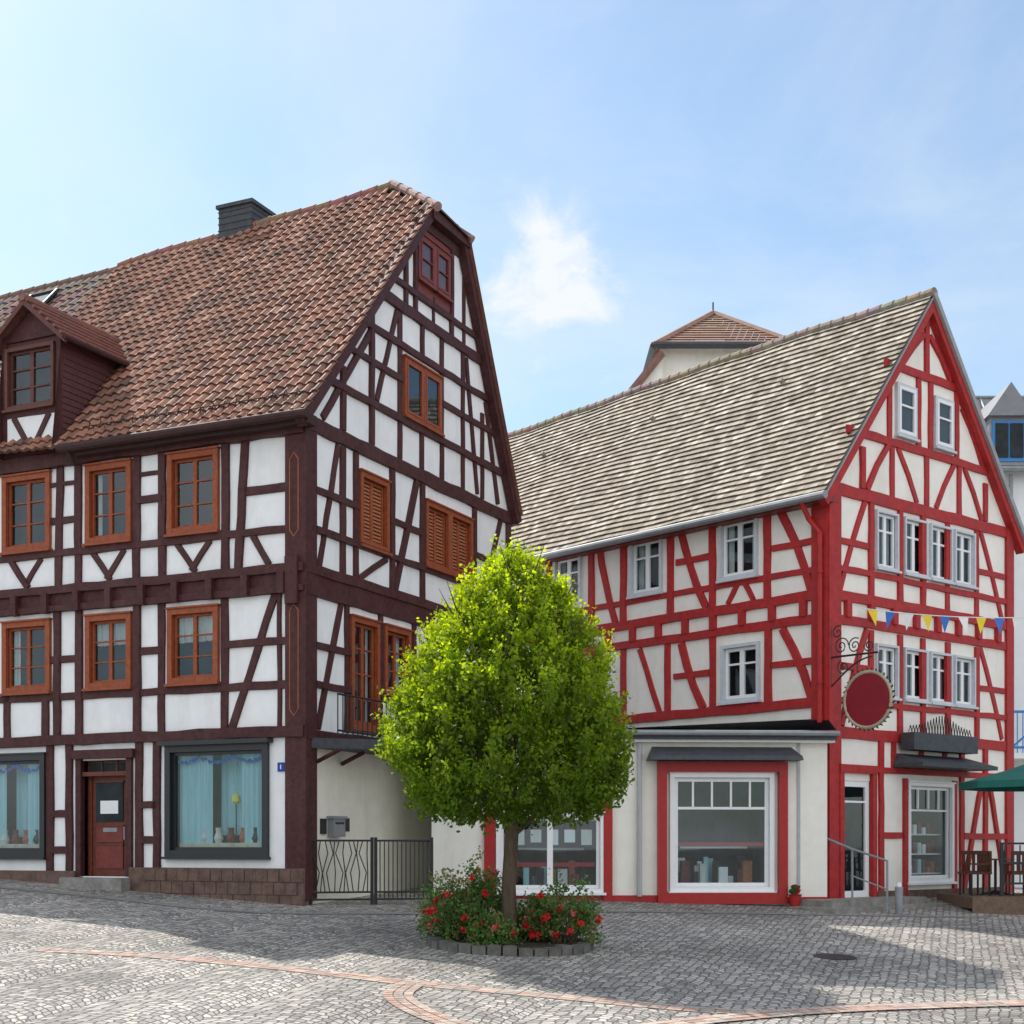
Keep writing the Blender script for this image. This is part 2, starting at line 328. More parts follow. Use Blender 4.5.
for a,z0,e,z1,w in ((1.25,5.05,1.25,7.4,.18),(1.72,5.05,1.72,7.4,.16),(3.1,5.05,3.1,7.4,.18),(4.35,5.05,4.35,7.4,.18),(6.75,5.05,6.75,7.4,.18),(8.5,5.05,8.5,7.4,.2),
  (3.2,5.05,4.1,7.4,.18),(.45,5.05,1.1,7.4,.16),(7.0,5.05,8.1,7.4,.18),(1.85,5.05,2.9,5.6,.13),
  (1.4,2.1,1.4,4.5,.16),(2.65,2.1,2.65,4.5,.16),(4.0,2.1,4.0,4.5,.16),(.4,2.1,1.2,4.5,.15),(5.4,2.1,5.4,4.5,.16),(7.,2.1,7,4.5,.16),(4.1,2.2,5.2,4.5,.16),(8.5,2.0,8.5,4.5,.2),
  (1.25,7.7,1.25,8.9,.16),(2.3,7.7,2.3,10.2,.16),(3.42,7.7,3.42,10.7,.17),(5.22,7.7,5.22,10.7,.17),(6.2,7.7,6.2,10.7,.16),(7.15,7.7,7.15,9.6,.16),(2.5,8.6,3.3,10.6,.14),(6.9,7.75,6.35,10.6,.14),(7.95,7.75,7.3,9.9,.15),
  (.55,7.75,2.3,9.9,.15),(4.32,7.65,4.32,8.5,.14),(4.35,9.95,4.35,10.7,.14),
  (3.65,10.8,3.65,12.0,.14),(4.05,10.8,4.05,12.7,.14),(5.65,10.8,5.65,12.8,.14),(6.25,10.8,6.25,12.3,.13),(4.85,10.8,4.85,11.4,.1)):
    F2.beam(T,a,z0,e,z1,w,timL)
def rl(s): return 7.6+1.149*(s+.35)
def rr(s): return 14.25-1.98*(s-5.44)
F2.beam(T,-.33,rl(-.33)-.16,4.55,rl(4.55)-.16,.26,timL,d=.2,d0=.02,jit=0)
F2.beam(T,6.0,rr(6.0)-.16,8.78,rr(8.78)-.16,.28,timL,d=.2,d0=.02,jit=0)
F2.beam(T,4.45,12.97,6.2,12.97,.24,timL,d=.24,d0=-.05,jit=0)
R=B()
def sag(t): return -.062*max(0,t)
def PF(t,v):
    s=-.35+5.79*v; return LP(t,s,7.6+6.65*v+sag(t)*v- .06*math.sin(v*math.pi)*(1+.4*math.sin(t*1.1))+.02*math.sin(t*2.1+v*5))
VH=(4.55+.35)/5.79
def bd(v): return -.28 if v<VH else -.28+(v-VH)/(1-VH)*1.6
n1=Vector((-.421*.75,-.907*.75,.66)).normalized()
def cL(i,j):
    k=random.uniform(.7,1.25); q=random.random()
    base=(.315,.145,.098) if q<.70 else ((.20,.105,.08) if q<.9 else (.42,.24,.175))
    return tuple(c*k for c in base)
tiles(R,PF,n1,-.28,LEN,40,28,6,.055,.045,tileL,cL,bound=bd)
def PBk(t,v):
    s=5.44+3.34*v; return LP(t,s,14.25-6.61*v+sag(t)*(1-v))
R.face([PBk(1.32,0),PBk(LEN,0),PBk(LEN,1),PBk(-.28,1),PBk(-.28,.17)],tileL,(.25,.11,.08))
hp=[Vector(LP(-.30,4.5,13.1)),Vector(LP(-.30,6.1,13.0)),Vector(LP(1.32,5.44,14.27))]
for j in range(7):
    a,b2=j/7,(j+1)/7
    l0=hp[0].lerp(hp[2],a)+Vector((0,0,.03));r0=hp[1].lerp(hp[2],a)+Vector((0,0,.03));l1=hp[0].lerp(hp[2],b2);r1=hp[1].lerp(hp[2],b2)
    R.face([l0,r0,r1,l1],tileL,(.24,.12,.09)); R.face([l0,r0,r0-Vector((0,0,.04)),l0-Vector((0,0,.04))],tileL,(.12,.07,.05))
def ridge(b,A,Bp,r,m,cf,seg=.38,prof=None):
    A=Vector(A);Bp=Vector(Bp);n=int((Bp-A).length/seg); pt=(lambda u:A.lerp(Bp,u)) if prof is None else (lambda u:Vector(prof(u)))
    for i in range(n):
        p=pt(i/n);q=pt(min(1,(i+1.12)/n)); b.tube([p,q],[r,r*.82],m,10,cf(i,0))
ridge(R,PF(1.25,1),PF(LEN,1),.13,tileL,lambda i,j:tuple(c*random.uniform(.8,1.2) for c in (.28,.15,.115)),prof=lambda u:PF(1.25+(LEN-1.25)*u,1))
ridge(R,hp[0],hp[2],.10,tileL,lambda i,j:(.34,.22,.19)); ridge(R,hp[1],hp[2],.10,tileL,lambda i,j:(.25,.16,.14))
gt=B(); F1.box(gt,-.25,4.98,7.42,7.60,0,.30,guttL)
gt.tube([F1.P(-.3,7.56,.40),F1.P(5.3,7.56,.40)],.085,guttL,10)
gt.tube([F1.P(5.1,7.58,.40),F1.P(5.1,7.3,.2)],.05,guttL,8)
i=0
while i<4.7:
    p=Vector(PF(i,.05)); q=Vector(PF(i+.13,.05)); gt.tube([p+n1*.06,p+n1*.22,q+n1*.06],.010,darkmetal,4); i+=.26
gt.tube([Vector(PF(-.1,.05))+n1*.15,Vector(PF(4.9,.05))+n1*.15],.010,darkmetal,5)
D=B(); d0,d1=F1.t(64),F1.t(6); zb,ze,zp=7.55,9.95,10.5; dm=(d0+d1)/2
def sroof(z): return (z-7.6)/1.149-.35
fd=Fac(F1.P(0,0,.06)[:2],uL)
dw=(d0+.22,d1-.16,8.62,9.70)
fd.wall(D,d0,d1,7.35,ze,[dw],shingle); D.face([fd.P(d0,ze),fd.P(d1,ze),fd.P(dm,zp)],shingle)
fd.window(D,G,dw,brownwin,2,3,.05,.03,.07,curt='none')
fd.box(D,d0+.1,d1-.08,7.75,8.40,0,.02,plasterL)
for a,z0,e,z1 in ((d0+.06,7.6,d0+.06,ze),(d1-.05,7.6,d1-.05,ze),(d0,8.46,d1,8.46),(d0,7.68,d1,7.68),(dm,7.7,dm-.45,8.4),(dm,7.7,dm+.45,8.4),(d0,ze,d1,ze)): fd.beam(D,a,z0,e,z1,.14,timL)
for tside in (d0,d1):
    D.face([LP(tside,-.06,7.6),LP(tside,sroof(7.6),7.6),LP(tside,sroof(ze),ze),LP(tside,-.06,ze)],shingle)
    for j in range(18):
        z=7.7+j*.125
        a=LP(tside,-.05,z);q=LP(tside,sroof(z)+.05,z); o=.018
        if tside==d0: D.hexa([(a[0]-uL[0]*o,a[1]-uL[1]*o,z),(q[0]-uL[0]*o,q[1]-uL[1]*o,z),q,a,(a[0],a[1],z+.13),(q[0],q[1],z+.13),(q[0],q[1],z+.125),(a[0],a[1],z+.125)],shingle)
for te in (d0-.28,d1+.28):
    zz=ze-.22; ef=-.32
    A=LP(dm,ef,zp+.12);Bq=LP(te,ef,zz);C2=LP(te,sroof(zz)+.25,zz);D2=LP(dm,sroof(zp)+.25,zp+.12)
    D.face([A,Bq,C2,D2],tileL,(.22,.095,.08)); D.hexa([A,Bq,(Bq[0],Bq[1],Bq[2]-.1),(A[0],A[1],A[2]-.13),*[tuple(Vector(q)+Vector((vL[0]*.08,vL[1]*.08,0))) for q in (A,Bq,(Bq[0],Bq[1],Bq[2]-.1),(A[0],A[1],A[2]-.13))]],brownwin)
    for j in range(6):
        a=Vector(A).lerp(Vector(Bq),(j+.5)/6)+Vector((0,0,.03)); c=Vector(D2).lerp(Vector(C2),(j+.5)/6)+Vector((0,0,.03)); D.tube([a,c],.035,tileL,6,(.24,.105,.085))
    D.tube([Bq,C2],.05,guttL,8)
D.tube([LP(dm,-.35,zp+.14),LP(dm,sroof(zp)+.3,zp+.14)],.08,tileL,8,(.24,.11,.09))
ch=B()
def cb(t0,t1,s0,s1,z0,z1,m): ch.hexa([LP(t0,s0,z0),LP(t1,s0,z0),LP(t1,s1,z0),LP(t0,s1,z0),LP(t0,s0,z1),LP(t1,s0,z1),LP(t1,s1,z1),LP(t0,s1,z1)],m)
cb(4.85,5.75,5.3,6.2,13.2,14.46,slate); cb(4.80,5.80,5.25,6.25,14.46,14.54,slate)
for z in (13.8,13.95,14.1,14.25,14.37): cb(4.835,5.765,5.285,6.215,z,z+.02,slate)
Wa.face([LP(0,GW,-1.6),LP(LEN,GW,-1.6),LP(LEN,GW,7.8),LP(0,GW,7.8)],plasterL)
Wa.face([LP(LEN,0,-1.6),LP(LEN,GW,-1.6),LP(LEN,GW,7.6),LP(LEN,5.44,13.5),LP(LEN,0,7.6)],plasterL)
Wa.build('walls',HL);T.build('timber_frame',HL);W.build('windows_and_doors',HL);G.build('glass',HL)
R.build('tiled_roof',HL);gt.build('gutter',HL);D.build('dormer',HL);ch.build('chimney',HL)

# neighbour house beyond
HN=empty('neighbour_house',LP(12,0,-.6)); NB=B(); NR=B()
fn=Fac(LP(LEN+.02,0,0)[:2],uL)
nh=[(1.2,2.2,3,4.4),(1.2,2.2,5.6,7),(4.2,5.2,3,4.4),(4.2,5.2,5.6,7)]
fn.wall(NB,0,8,-1.4,7.4,nh,plasterR)
for h in nh: fn.window(NB,NB,h,whitep,2,2,.06,.03,.1,timR)
for z in (7.3,5.0,2.2): fn.beam(NB,0,z,8,z,.25,timR)
for a in (.1,2.7,5.4,7.9): fn.beam(NB,a,-1,a,7.3,.2,timR)
def PN(t,v):
    s=-.4+5.9*v; return LP(t,s,7.35+6.3*v-.03*(t-LEN)*v)
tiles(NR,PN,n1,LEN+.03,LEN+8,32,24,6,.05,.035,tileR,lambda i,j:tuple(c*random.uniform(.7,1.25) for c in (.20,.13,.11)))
NR.face([PN(LEN,1),PN(LEN+8,1),LP(LEN+8,9,7.3),LP(LEN,9,7.3)],tileR,(.15,.1,.08)); ridge(NR,PN(LEN,1),PN(LEN+8,1),.12,tileR,lambda i,j:(.2,.13,.1))
sk=[Vector(PN(t_,v_))+n1*.12 for t_,v_ in ((10.2,.84),(11.0,.84),(11.0,.93),(10.2,.93))]; NR.face(sk,GLASS); NR.face([p-n1*.02 for p in sk],interior)
for a,b2 in zip(sk,sk[1:]+sk[:1]): NR.tube([a,b2],.05,darkmetal,6)
NB.face([LP(LEN+8,0,-1.4),LP(LEN+8,9,-1.4),LP(LEN+8,9,7.3),LP(LEN+8,5.5,13.4),LP(LEN+8,0,7.3)],plasterR)
NB.build('walls',HN);NR.build('tiled_roof',HN)

# ================================================================== HOUSE R (red timber framed)
PR=(6.28,29.0); uR=(-.654,.756); vR=(.756,.654)
HR=empty('red_timber_framed_house',(PR[0],PR[1],-1.2))
F3=Fac(PR,uR); F4=Fac(PR,vR); LR=15.0; GR=6.8
def RP(t,s,z): return (PR[0]+uR[0]*t+vR[0]*s, PR[1]+uR[1]*t+vR[1]*s, z)
W=B();G=B();T=B();Wa=B()
u3=[(F3.t(756),F3.t(723),5.68,6.82),(F3.t(661),F3.t(633),5.68,6.82),(F3.t(580),F3.t(557),5.68,6.82)]
l3=[(F3.t(758),F3.t(725),3.08,4.16)]
F3.wall(Wa,0,LR,-1.6,7.36,u3+l3,plasterR)
for h in u3+l3: F3.window(W,G,h,whitep,2,2,.075,.04,.07,greyf,curt='side' if h[2]>5 else 'none',split=[.68])
u4=[(F4.t(a),F4.t(b_),5.75,6.85) for a,b_ in ((876,895),(904,924),(930,949),(954,972))]
l4=[(h[0],h[1],3.1,4.1) for h in u4]
door4=(.42,1.38,-1.05,1.3); shop4=(2.75,4.3,-.72,1.25)
F4.wall(Wa,0,GR,-1.7,7.36,u4+l4+[door4,shop4],plasterR)
Wa.face([F4.P(0,7.36),F4.P(GR,7.36),F4.P(3.4,11.65)],plasterR)
for i,h in enumerate(u4+l4): F4.window(W,G,h,whitep,2,2,.06,.04,.05,greyf,curt=('side','none')[i%2],split=[.68])
for h in ((2.32,2.92,8.62,9.6),(3.72,4.32,8.62,9.6)): F4.window(W,G,h,whitep,1,2,.07,.04,.06,greyf,surf=True,curt='none',split=[.6])
F4.window(W,G,shop4,whitep,1,1,.07,.04,.08,whitep,depth=1.2,curt='none',im=shopint,split=[.74])
for k in (.25,.5,.75): F4.box(W,shop4[0]+1.55*k-.02,shop4[0]+1.55*k+.02,.77,1.2,-.05,-.01,whitep)
for i in range(24):
    r_,c_=divmod(i,8); F4.box(W,2.85+c_*.17,2.97+c_*.17,-.6+r_*.42,-.6+r_*.42+random.uniform(.12,.3),-.4,-.28,random.choice([curtain,louver,redwin,whitep,tealcurt]))
for r_ in range(3): F4.box(W,2.78,4.28,-.63+r_*.42,-.6+r_*.42,-.5,-.2,whitep)
F4.window(W,G,door4,whitep,1,1,.12,.04,.0,depth=.9,curt='none',im=shopint,split=[.82]); F4.box(W,.46,.9,-1.0,1.2,-.35,-.3,redwin)
F4.box(W,door4[0]-.14,door4[0],-1.15,1.45,-.03,.09,timR);F4.box(W,door4[1],door4[1]+.14,-1.15,1.45,-.03,.09,timR);F4.box(W,door4[0]-.14,door4[1]+.14,1.45,1.62,-.03,.1,timR)
F4.box(W,shop4[0]-.22,shop4[0]-.09,-1.1,1.4,-.02,.06,timR);F4.box(W,shop4[1]+.09,shop4[1]+.22,-1.1,1.4,-.02,.06,timR)
F4.box(W,1.6,GR+.03,-1.6,-.95,-.02,.06,stone)
for z,w in ((7.12,.26),(5.0,.22),(4.54,.2),(2.86,.22)): F3.beam(T,0,z,LR,z,w,timR,d=.06+.005*(z%2))
F3.beam(T,0,5.52,LR,5.52,.14,timR,d=.045)
F3.box(T,-.04,.36,-1.2,7.2,-.05,.075,timR)
for i_ in range(18): F3.box(T,.5+i_*.8,.66+i_*.8,4.6,4.93,-.02,.09,timR)
t3=F3.t
def b3(x0,z0,x1,z1,w=.19,**k): F3.beam(T,t3(x0),z0,t3(x1),z1,w,timR,**k)
for x in (768,713,671,624,592,550): b3(x,5.1,x,7.0); 
for x in (769,713,668,624,594): b3(x,2.9,x,4.45)
b3(812,5.1,777,7.0,bow=.07);b3(707,5.1,680,7.0,bow=-.07);b3(616,5.1,600,7.,bow=-.06);b3(773,6.1,818,6.1,.15);b3(677,6.2,712,6.2,.15)
b3(812,2.95,783,4.42,bow=.06);b3(773,3.7,820,3.7,.15);b3(704,2.95,682,4.42,bow=-.06);b3(675,3.7,710,3.7,.15);b3(660,2.95,640,4.42,.16);b3(728,5.1,738,5.5,.13);b3(754,5.1,745,5.5,.13)
for z,w,a,e in ((7.12,.26,-.05,GR+.05),(5.0,.22,0,GR),(4.52,.2,0,GR),(2.25,.24,0,GR),(8.38,.19,.6,6.2),(10.0,.19,1.9,4.9),(5.55,.14,0,GR),(2.9,.14,0,GR),(1.55,.14,1.5,GR)):
    F4.beam(T,a,z,e,z,w,timR,d=.05+.006*(z%2))
F4.box(T,-.05,.34,-1.2,7.2,-.05,.07,timR); F4.box(T,GR-.26,GR+.03,-1.2,7.2,-.05,.07,timR)
for i_ in range(8): F4.box(T,.5+i_*.8,.66+i_*.8,4.58,4.92,-.02,.1,timR)
gb=[(1.4,5.1,1.4,7.),(2.42,5.1,2.42,7.),(3.25,5.1,3.25,7.),(4.2,5.1,4.2,7.),(5.35,5.1,5.35,7.),(.35,5.1,1.2,7.),(6.4,5.1,5.5,7.),(5.4,6.1,6.5,6.1),(.35,6.1,1.3,6.1),
 (1.4,2.35,1.4,4.4),(2.42,2.35,2.42,4.4),(3.25,2.35,3.25,4.4),(4.2,2.35,4.2,4.4),(5.35,2.35,5.35,4.4),(.4,2.4,1.25,4.4),(.4,3.6,1.3,3.6),(6.4,2.4,5.5,4.4),(5.4,3.5,6.5,3.5),
 (2.05,8.45,2.05,9.9),(3.1,8.45,3.1,9.9),(3.55,8.45,3.55,9.9),(4.55,8.45,4.55,9.9),(1.2,8.45,1.95,9.4),(5.6,8.45,4.75,9.6),
 (3.4,10.05,3.4,11.4),(2.5,10.1,3.3,10.9),(4.3,10.1,3.5,10.9),
 (1.1,7.25,1.1,8.1),(1.25,7.25,2.0,8.3),(2.15,7.25,2.15,8.3),(3.05,7.25,2.35,8.3),(3.4,7.25,3.4,8.3),(3.75,7.25,4.45,8.3),(4.65,7.25,4.65,8.3),(5.55,7.25,4.85,8.3),(5.7,7.25,5.7,8.1),
 (1.75,-1.1,1.75,2.2),(4.75,-1.1,4.75,2.2),(5.7,-1.1,5.7,2.2),(4.85,-1,5.6,1.5),(5.8,1.5,6.5,-1),(4.8,.2,6.6,.2),(1.8,.2,2.5,.2),(2.2,1.6,2.2,2.2),(3.2,1.6,3.2,2.2),(4.1,1.6,4.1,2.2)]
for a,z0,e,z1 in gb: F4.beam(T,a,z0,e,z1,.17 if abs(a-e)<.01 else .145,timR,bow=0 if abs(a-e)<.01 or abs(z0-z1)<.01 else .04*(1 if e>a else -1))
def rq(s): return 6.95+1.28*(s+.35)
F4.beam(T,-.30,rq(-.30)-.26,3.42,rq(3.42)-.26,.20,timR,d=.18,d0=.0,jit=0); F4.beam(T,7.12,rq(-.32)-.24,3.38,rq(3.42)-.24,.22,timR,d=.183,d0=.0,jit=0)
F4.beam(T,-.38,rq(-.38)-.075,3.42,rq(3.42)-.075,.05,verge,d=.215,d0=.0,jit=0); F4.beam(T,7.15,rq(-.35)-.04,3.38,rq(3.42)-.04,.14,verge,d=.25,d0=.0,jit=0)
R=B()
def PQ(t,v):
    s=-.35+3.75*v; k=min(1,max(0,t)/1.5); return RP(t,s,6.95+4.80*v+k*(-.05*math.sin(t*.5)*math.sin(v*3.1)+.05*math.sin(t*.33)*v+.012*math.sin(t*2.3+v*7))-.006*t*v)
n3=Vector((-.756*.8,-.654*.8,.6)).normalized()
def cR(i,j):
    k=random.uniform(.68,1.2); q=random.random()
    base=(.40,.345,.275) if q<.66 else ((.26,.215,.165) if q<.9 else (.52,.47,.40)); return tuple(c*k for c in base)
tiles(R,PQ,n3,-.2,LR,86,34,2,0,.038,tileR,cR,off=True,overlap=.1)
R.face([PQ(-.2,1),PQ(LR,1),RP(LR,7.15,6.95),RP(-.2,7.15,6.95)],tileR,(.35,.3,.26))
ridge(R,PQ(-.22,1.0),PQ(LR,1.0),.12,tileR,lambda i,j:tuple(c*random.uniform(.8,1.1) for c in (.30,.25,.20)),.33,prof=lambda u:PQ(-.22+(LR+.22)*u,1))
for a in (3.,7.,11.):
    p=Vector(PQ(a,.72)); R.tube([p,p+n3*.12],.06,tileR,6,(.3,.26,.22))
sk=[Vector(PQ(t_,v_))+n3*.09 for t_,v_ in ((12.6,.55),(13.3,.55),(13.3,.72),(12.6,.72))]; R.face(sk,GLASS); R.face([p-n3*.03 for p in sk],interior)
for a,b2 in zip(sk,sk[1:]+sk[:1]): R.tube([a,b2],.04,metal,6)
gt=B(); F3.box(gt,-.15,LR,6.78,6.90,.0,.30,redwin); gt.tube([F3.P(-.25,6.86,.42),F3.P(LR,6.86,.42)],.08,metal,10)
gt.tube([F3.P(.35,6.82,.42),F3.P(.32,6.5,.2),F3.P(.1,6.2,.14),F3.P(.1,-1.1,.14)],.055,timR,10)
for z in (5.4,3.2,1.): gt.tube([F3.P(.1,z,.14),F3.P(.1,z+.06,.14)],.07,timR,10)
Wa.face([RP(0,GR,-1.7),RP(LR,GR,-1.7),RP(LR,GR,7.3),RP(0,GR,7.3)],plasterR)
Wa.face([RP(LR,0,-1.7),RP(LR,GR,-1.7),RP(LR,GR,7.3),RP(LR,3.4,11.6),RP(LR,0,7.3)],plasterR)
F4.box(W,2.15,5.0,1.62,1.70,.0,.75,slate); W.hexa([F4.P(2.15,1.7,0),F4.P(5.0,1.7,0),F4.P(4.95,1.70,.75),F4.P(2.2,1.70,.75),F4.P(2.3,1.92,0),F4.P(4.85,1.92,0),F4.P(4.8,1.9,.1),F4.P(2.35,1.9,.1)],slate)
F4.box(W,2.3,4.7,1.98,2.34,.12,.45,slate)
for i in range(22):
    a=2.32+i*.106; W.tube([F4.P(a,2.36,.3),F4.P(a+.06,2.48+.26*math.exp(-((a-3.5)/.6)**2),.3),F4.P(a+.12,2.36,.3)],.014,darkmetal,5)
Wa.build('walls',HR);T.build('timber_frame',HR);W.build('windows_and_doors',HR);G.build('glass',HR);R.build('tiled_roof',HR);gt.build('gutter',HR)

# ------------------------------------------------------------------ shop extension
E0=(6.2,28.72);E1=(-1.55,28.2); FE=Fac(E0,(E1[0]-E0[0],E1[1]-E0[1])); LE=7.77
HE=empty('shop_extension',(2.4,29,-1.1)); Wa=B();W=B();G=B()
te=FE.t; redf=mat('red_shop_paint',(.38,.024,.024),.4,.12,8)
s1=(te(769),te(674),-.82,1.32); s2=(te(600),te(500),-.85,.55)
FE.wall(Wa,0,LE,-1.6,2.1,[s1,s2],plasterE)
FE.window(W,G,s1,whitep,1,1,.08,.05,.09,whitep,depth=1.6,curt='none',im=shopint,split=[.72])
w_=s1[1]-s1[0]
for k in (.2,.4,.6,.8): FE.box(W,s1[0]+w_*k-.02,s1[0]+w_*k+.02,.74,1.25,-.06,-.01,whitep)
FE.box(W,s1[0]+.08,s1[1]-.08,-.02,.05,-.09,-.055,redf)
FE.window(W,G,s2,whitep,2,1,.07,.04,.08,whitep,depth=1.6,curt='none',im=shopint)
for h in (s1,s2):
    for i in range(22):
        a=random.uniform(h[0]+.1,h[1]-.25); dq=random.uniform(.4,1.0); FE.box(W,a,a+random.uniform(.08,.2),h[2]+.05,h[2]+.1+random.uniform(.08,.5),-dq-.15,-dq,random.choice([curtain,louver,redwin,tealcurt,whitep,darkmetal]))
    FE.box(W,h[0],h[1],h[2],h[2]+.05,-1.4,-.2,whitep)
    FE.box(W,h[0]+.2,h[1]-.3,h[2]+.75,h[2]+.79,-1.3,-1.0,whitep)
for i in range(5): FE.box(W,s2[0]+.15+i*.33,s2[0]+.36+i*.33,.0+.05*(i%2),.3,-.075,-.07,random.choice([whitep,curtain]))
FE.box(W,s2[0]+.1,s2[1]-.1,-.42,-.34,-.08,-.075,redf)
a0,a1=te(786),te(657)
FE.box(W,a0,a0+.17,-1.15,1.62,-.02,.16,redf);FE.box(W,a1-.17,a1,-1.15,1.62,-.02,.16,redf);FE.box(W,a0+.17,a1-.17,1.42,1.62,-.02,.157,redf);FE.box(W,a0+.17,a1-.17,-1.15,-.93,-.02,.157,redf)
W.hexa([FE.P(a0-.22,1.64,0),FE.P(a1+.22,1.64,0),FE.P(a1+.22,1.64,.5),FE.P(a0-.22,1.64,.5),FE.P(a0-.1,1.92,0),FE.P(a1+.1,1.92,0),FE.P(a1+.2,1.72,.48),FE.P(a0-.2,1.72,.48)],slate)
for x0,x1 in ((484,495),(603,612)): FE.box(W,te(x1),te(x0),-1.15,.75,-.02,.08,redf)
FE.box(W,te(612),te(484),.72,.85,-.02,.085,redf)
FE.box(W,0,a0,-1.15,-1.02,-.02,.03,redf);FE.box(W,a1,LE,-1.12,-.98,-.02,.03,redf)
FE.box(W,te(800),te(797),-1.1,2.0,0,.02,greyp); W.tube([FE.P(te(639),-1.0,.08),FE.P(te(639),2.0,.08)],.05,greyp,8)
FE.box(W,-.12,LE+.1,2.05,2.20,-.1,.28,slate); FE.box(W,-.1,LE+.08,2.0,2.06,-.05,.2,whitep)
W.tube([FE.P(-.15,2.17,.33),FE.P(LE+.1,2.17,.33)],.055,metal,8)
q=[FE.P(-.1,2.22,.3),FE.P(LE+.1,2.22,.3),RP(10.6,-.02,2.75),RP(0,-.02,2.5)]
n=16
for j in range(n):
    A=[Vector(q[0]).lerp(Vector(q[3]),j/n),Vector(q[1]).lerp(Vector(q[2]),j/n),Vector(q[1]).lerp(Vector(q[2]),(j+1)/n),Vector(q[0]).lerp(Vector(q[3]),(j+1)/n)]
    A[0]=A[0]+Vector((0,0,.03));A[1]=A[1]+Vector((0,0,.03)); W.face(A,slate)
pe=FE.P(LE,0,0); re=RP(10.6,0,0)
Wa.face([(pe[0],pe[1],-1.6),(re[0]-.3,re[1],-1.6),(re[0]-.3,re[1],2.6),(pe[0],pe[1],2.1)],plasterE)
Wa.build('walls',HE);W.build('shopfront',HE);G.build('glass',HE)

# ------------------------------------------------------------------ passage canopy, gate, mailbox
CP=empty('passage_canopy',(-2.6,27.5,2)); b=B()
pl=[F2.P(.1,0,.02),(-1.45,26.9,0),(-1.35,28.3,0),(.2,33.5,0),F2.P(8.,0,.02)]
def slab(b,pl,z0,z1,m):
    b.face([(p[0],p[1],z0) for p in pl],m);b.face([(p[0],p[1],z1) for p in pl],m)
    for a,c in zip(pl,pl[1:]+pl[:1]): b.face([(a[0],a[1],z0),(c[0],c[1],z0),(c[0],c[1],z1),(a[0],a[1],z1)],m)
slab(b,pl,1.74,1.92,slate); 
for a in (.35,1.2): b.tube([F2.P(a,1.5,.03),F2.P(a,1.7,.5)],.04,timL,6)
p0=Vector(F2.P(.3,1.95,.5));p1=Vector(F2.P(2.9,1.95,.5))
for k in range(16):
    p=p0.lerp(p1,k/15); b.tube([p,p+Vector((0,0,.75))],.012,darkmetal,5)
for h in (.1,.75): b.tube([p0+Vector((0,0,h)),p1+Vector((0,0,h))],.02,darkmetal,6)
b.build('canopy_roof',CP)
b=B(); b.box(-1.9,1.0,33.4,33.6,-1.2,3,interior); b.box(-1.0,-.2,32.0,32.8,-1.1,.1,darkmetal); b.build('passage_dark_backdrop',CP)  # wall coloured near black, stands in for the deep shade of the passage
gd=empty('iron_gate',(-2.5,26.4,-1.05)); b=B()
g0=Vector((-3.62,26.12,0));g1=Vector((-1.45,26.75,0))
def gp(u,z): 
    p=g0.lerp(g1,u); return (p.x,p.y,z)
for u in (0.01,.5,.53,.99): b.tube([gp(u,-1.15),gp(u,.14)],.03,darkmetal,8)
for a,e in ((.01,.5),(.53,.99)):
    for z in (-.98,.08,-.85): b.tube([gp(a,z),gp(e,z)],.02,darkmetal,6)
    for k in range(1,13):
        u=a+(e-a)*k/13
        if a<.3:
            w=.03*math.sin(k*1.3); b.tube([gp(u,-.85),gp(u+w,-.5),gp(u-w,-.15),gp(u,.08)],.011,darkmetal,5)
        else: b.tube([gp(u,-.98),gp(u,.08)],.011,darkmetal,5)
b.build('gate_leaves',gd)
mb=B(); FM=F2
FM.box(mb,.75,1.15,.15,.5,0,.14,metal); FM.box(mb,.72,1.18,.48,.53,0,.17,metal); FM.box(mb,.8,1.1,.38,.42,.14,.145,darkmetal); FM.box(mb,.5,.68,.2,.48,0,.03,darkmetal); FM.box(mb,1.25,1.4,.25,.5,0,.08,darkmetal)
mb.build('mailbox')

# ------------------------------------------------------------------ background buildings
HB=empty('background_tower_house',(6.6,52,5)); b=B()
bx0,bx1,by=5.0,9.3,50.
b.box(bx0+.1,bx1,by,by+6,-1,17.1,plasterE)
pk=(7.3,by+3,19.3); e=[(bx0-.2,by-.5,16.95),(bx1+.5,by-.5,16.95),(bx1+.5,by+6.4,16.95),(bx0-.2,by+6.4,16.95)]
for i in range(4):
    A,C2=Vector(e[i]),Vector(e[(i+1)%4])
    for j in range(14):
        a,c=j/14,(j+1)/14; P=Vector(pk); b.face([A.lerp(P,a)+Vector((0,0,.04)),C2.lerp(P,a)+Vector((0,0,.04)),C2.lerp(P,c),A.lerp(P,c)],tileL,tuple(q*random.uniform(.85,1.1) for q in (.36,.22,.16)))
    b.tube([A,pk],.12,tileL,6,(.34,.2,.15))
for i in range(4): b.tube([e[i],e[(i+1)%4]],.12,slate,6)
b.tube([pk,(pk[0],pk[1],19.7)],.03,darkmetal,5)
b.hexa([(bx0-.8,by-.3,12),(bx0+.1,by-.3,12),(bx0+.1,by+5,12),(bx0-.8,by+5,12),(bx0-.8,by-.3,15.5),(bx0+.1,by-.3,16.5),(bx0+.1,by+5,16.5),(bx0-.8,by+5,15.5)],plasterE)
b.tube([(bx0-.95,by-.4,15.4),(bx0+.1,by-.4,16.7)],.14,tileL,6,(.25,.13,.1))
b.build('tower_body',HB)

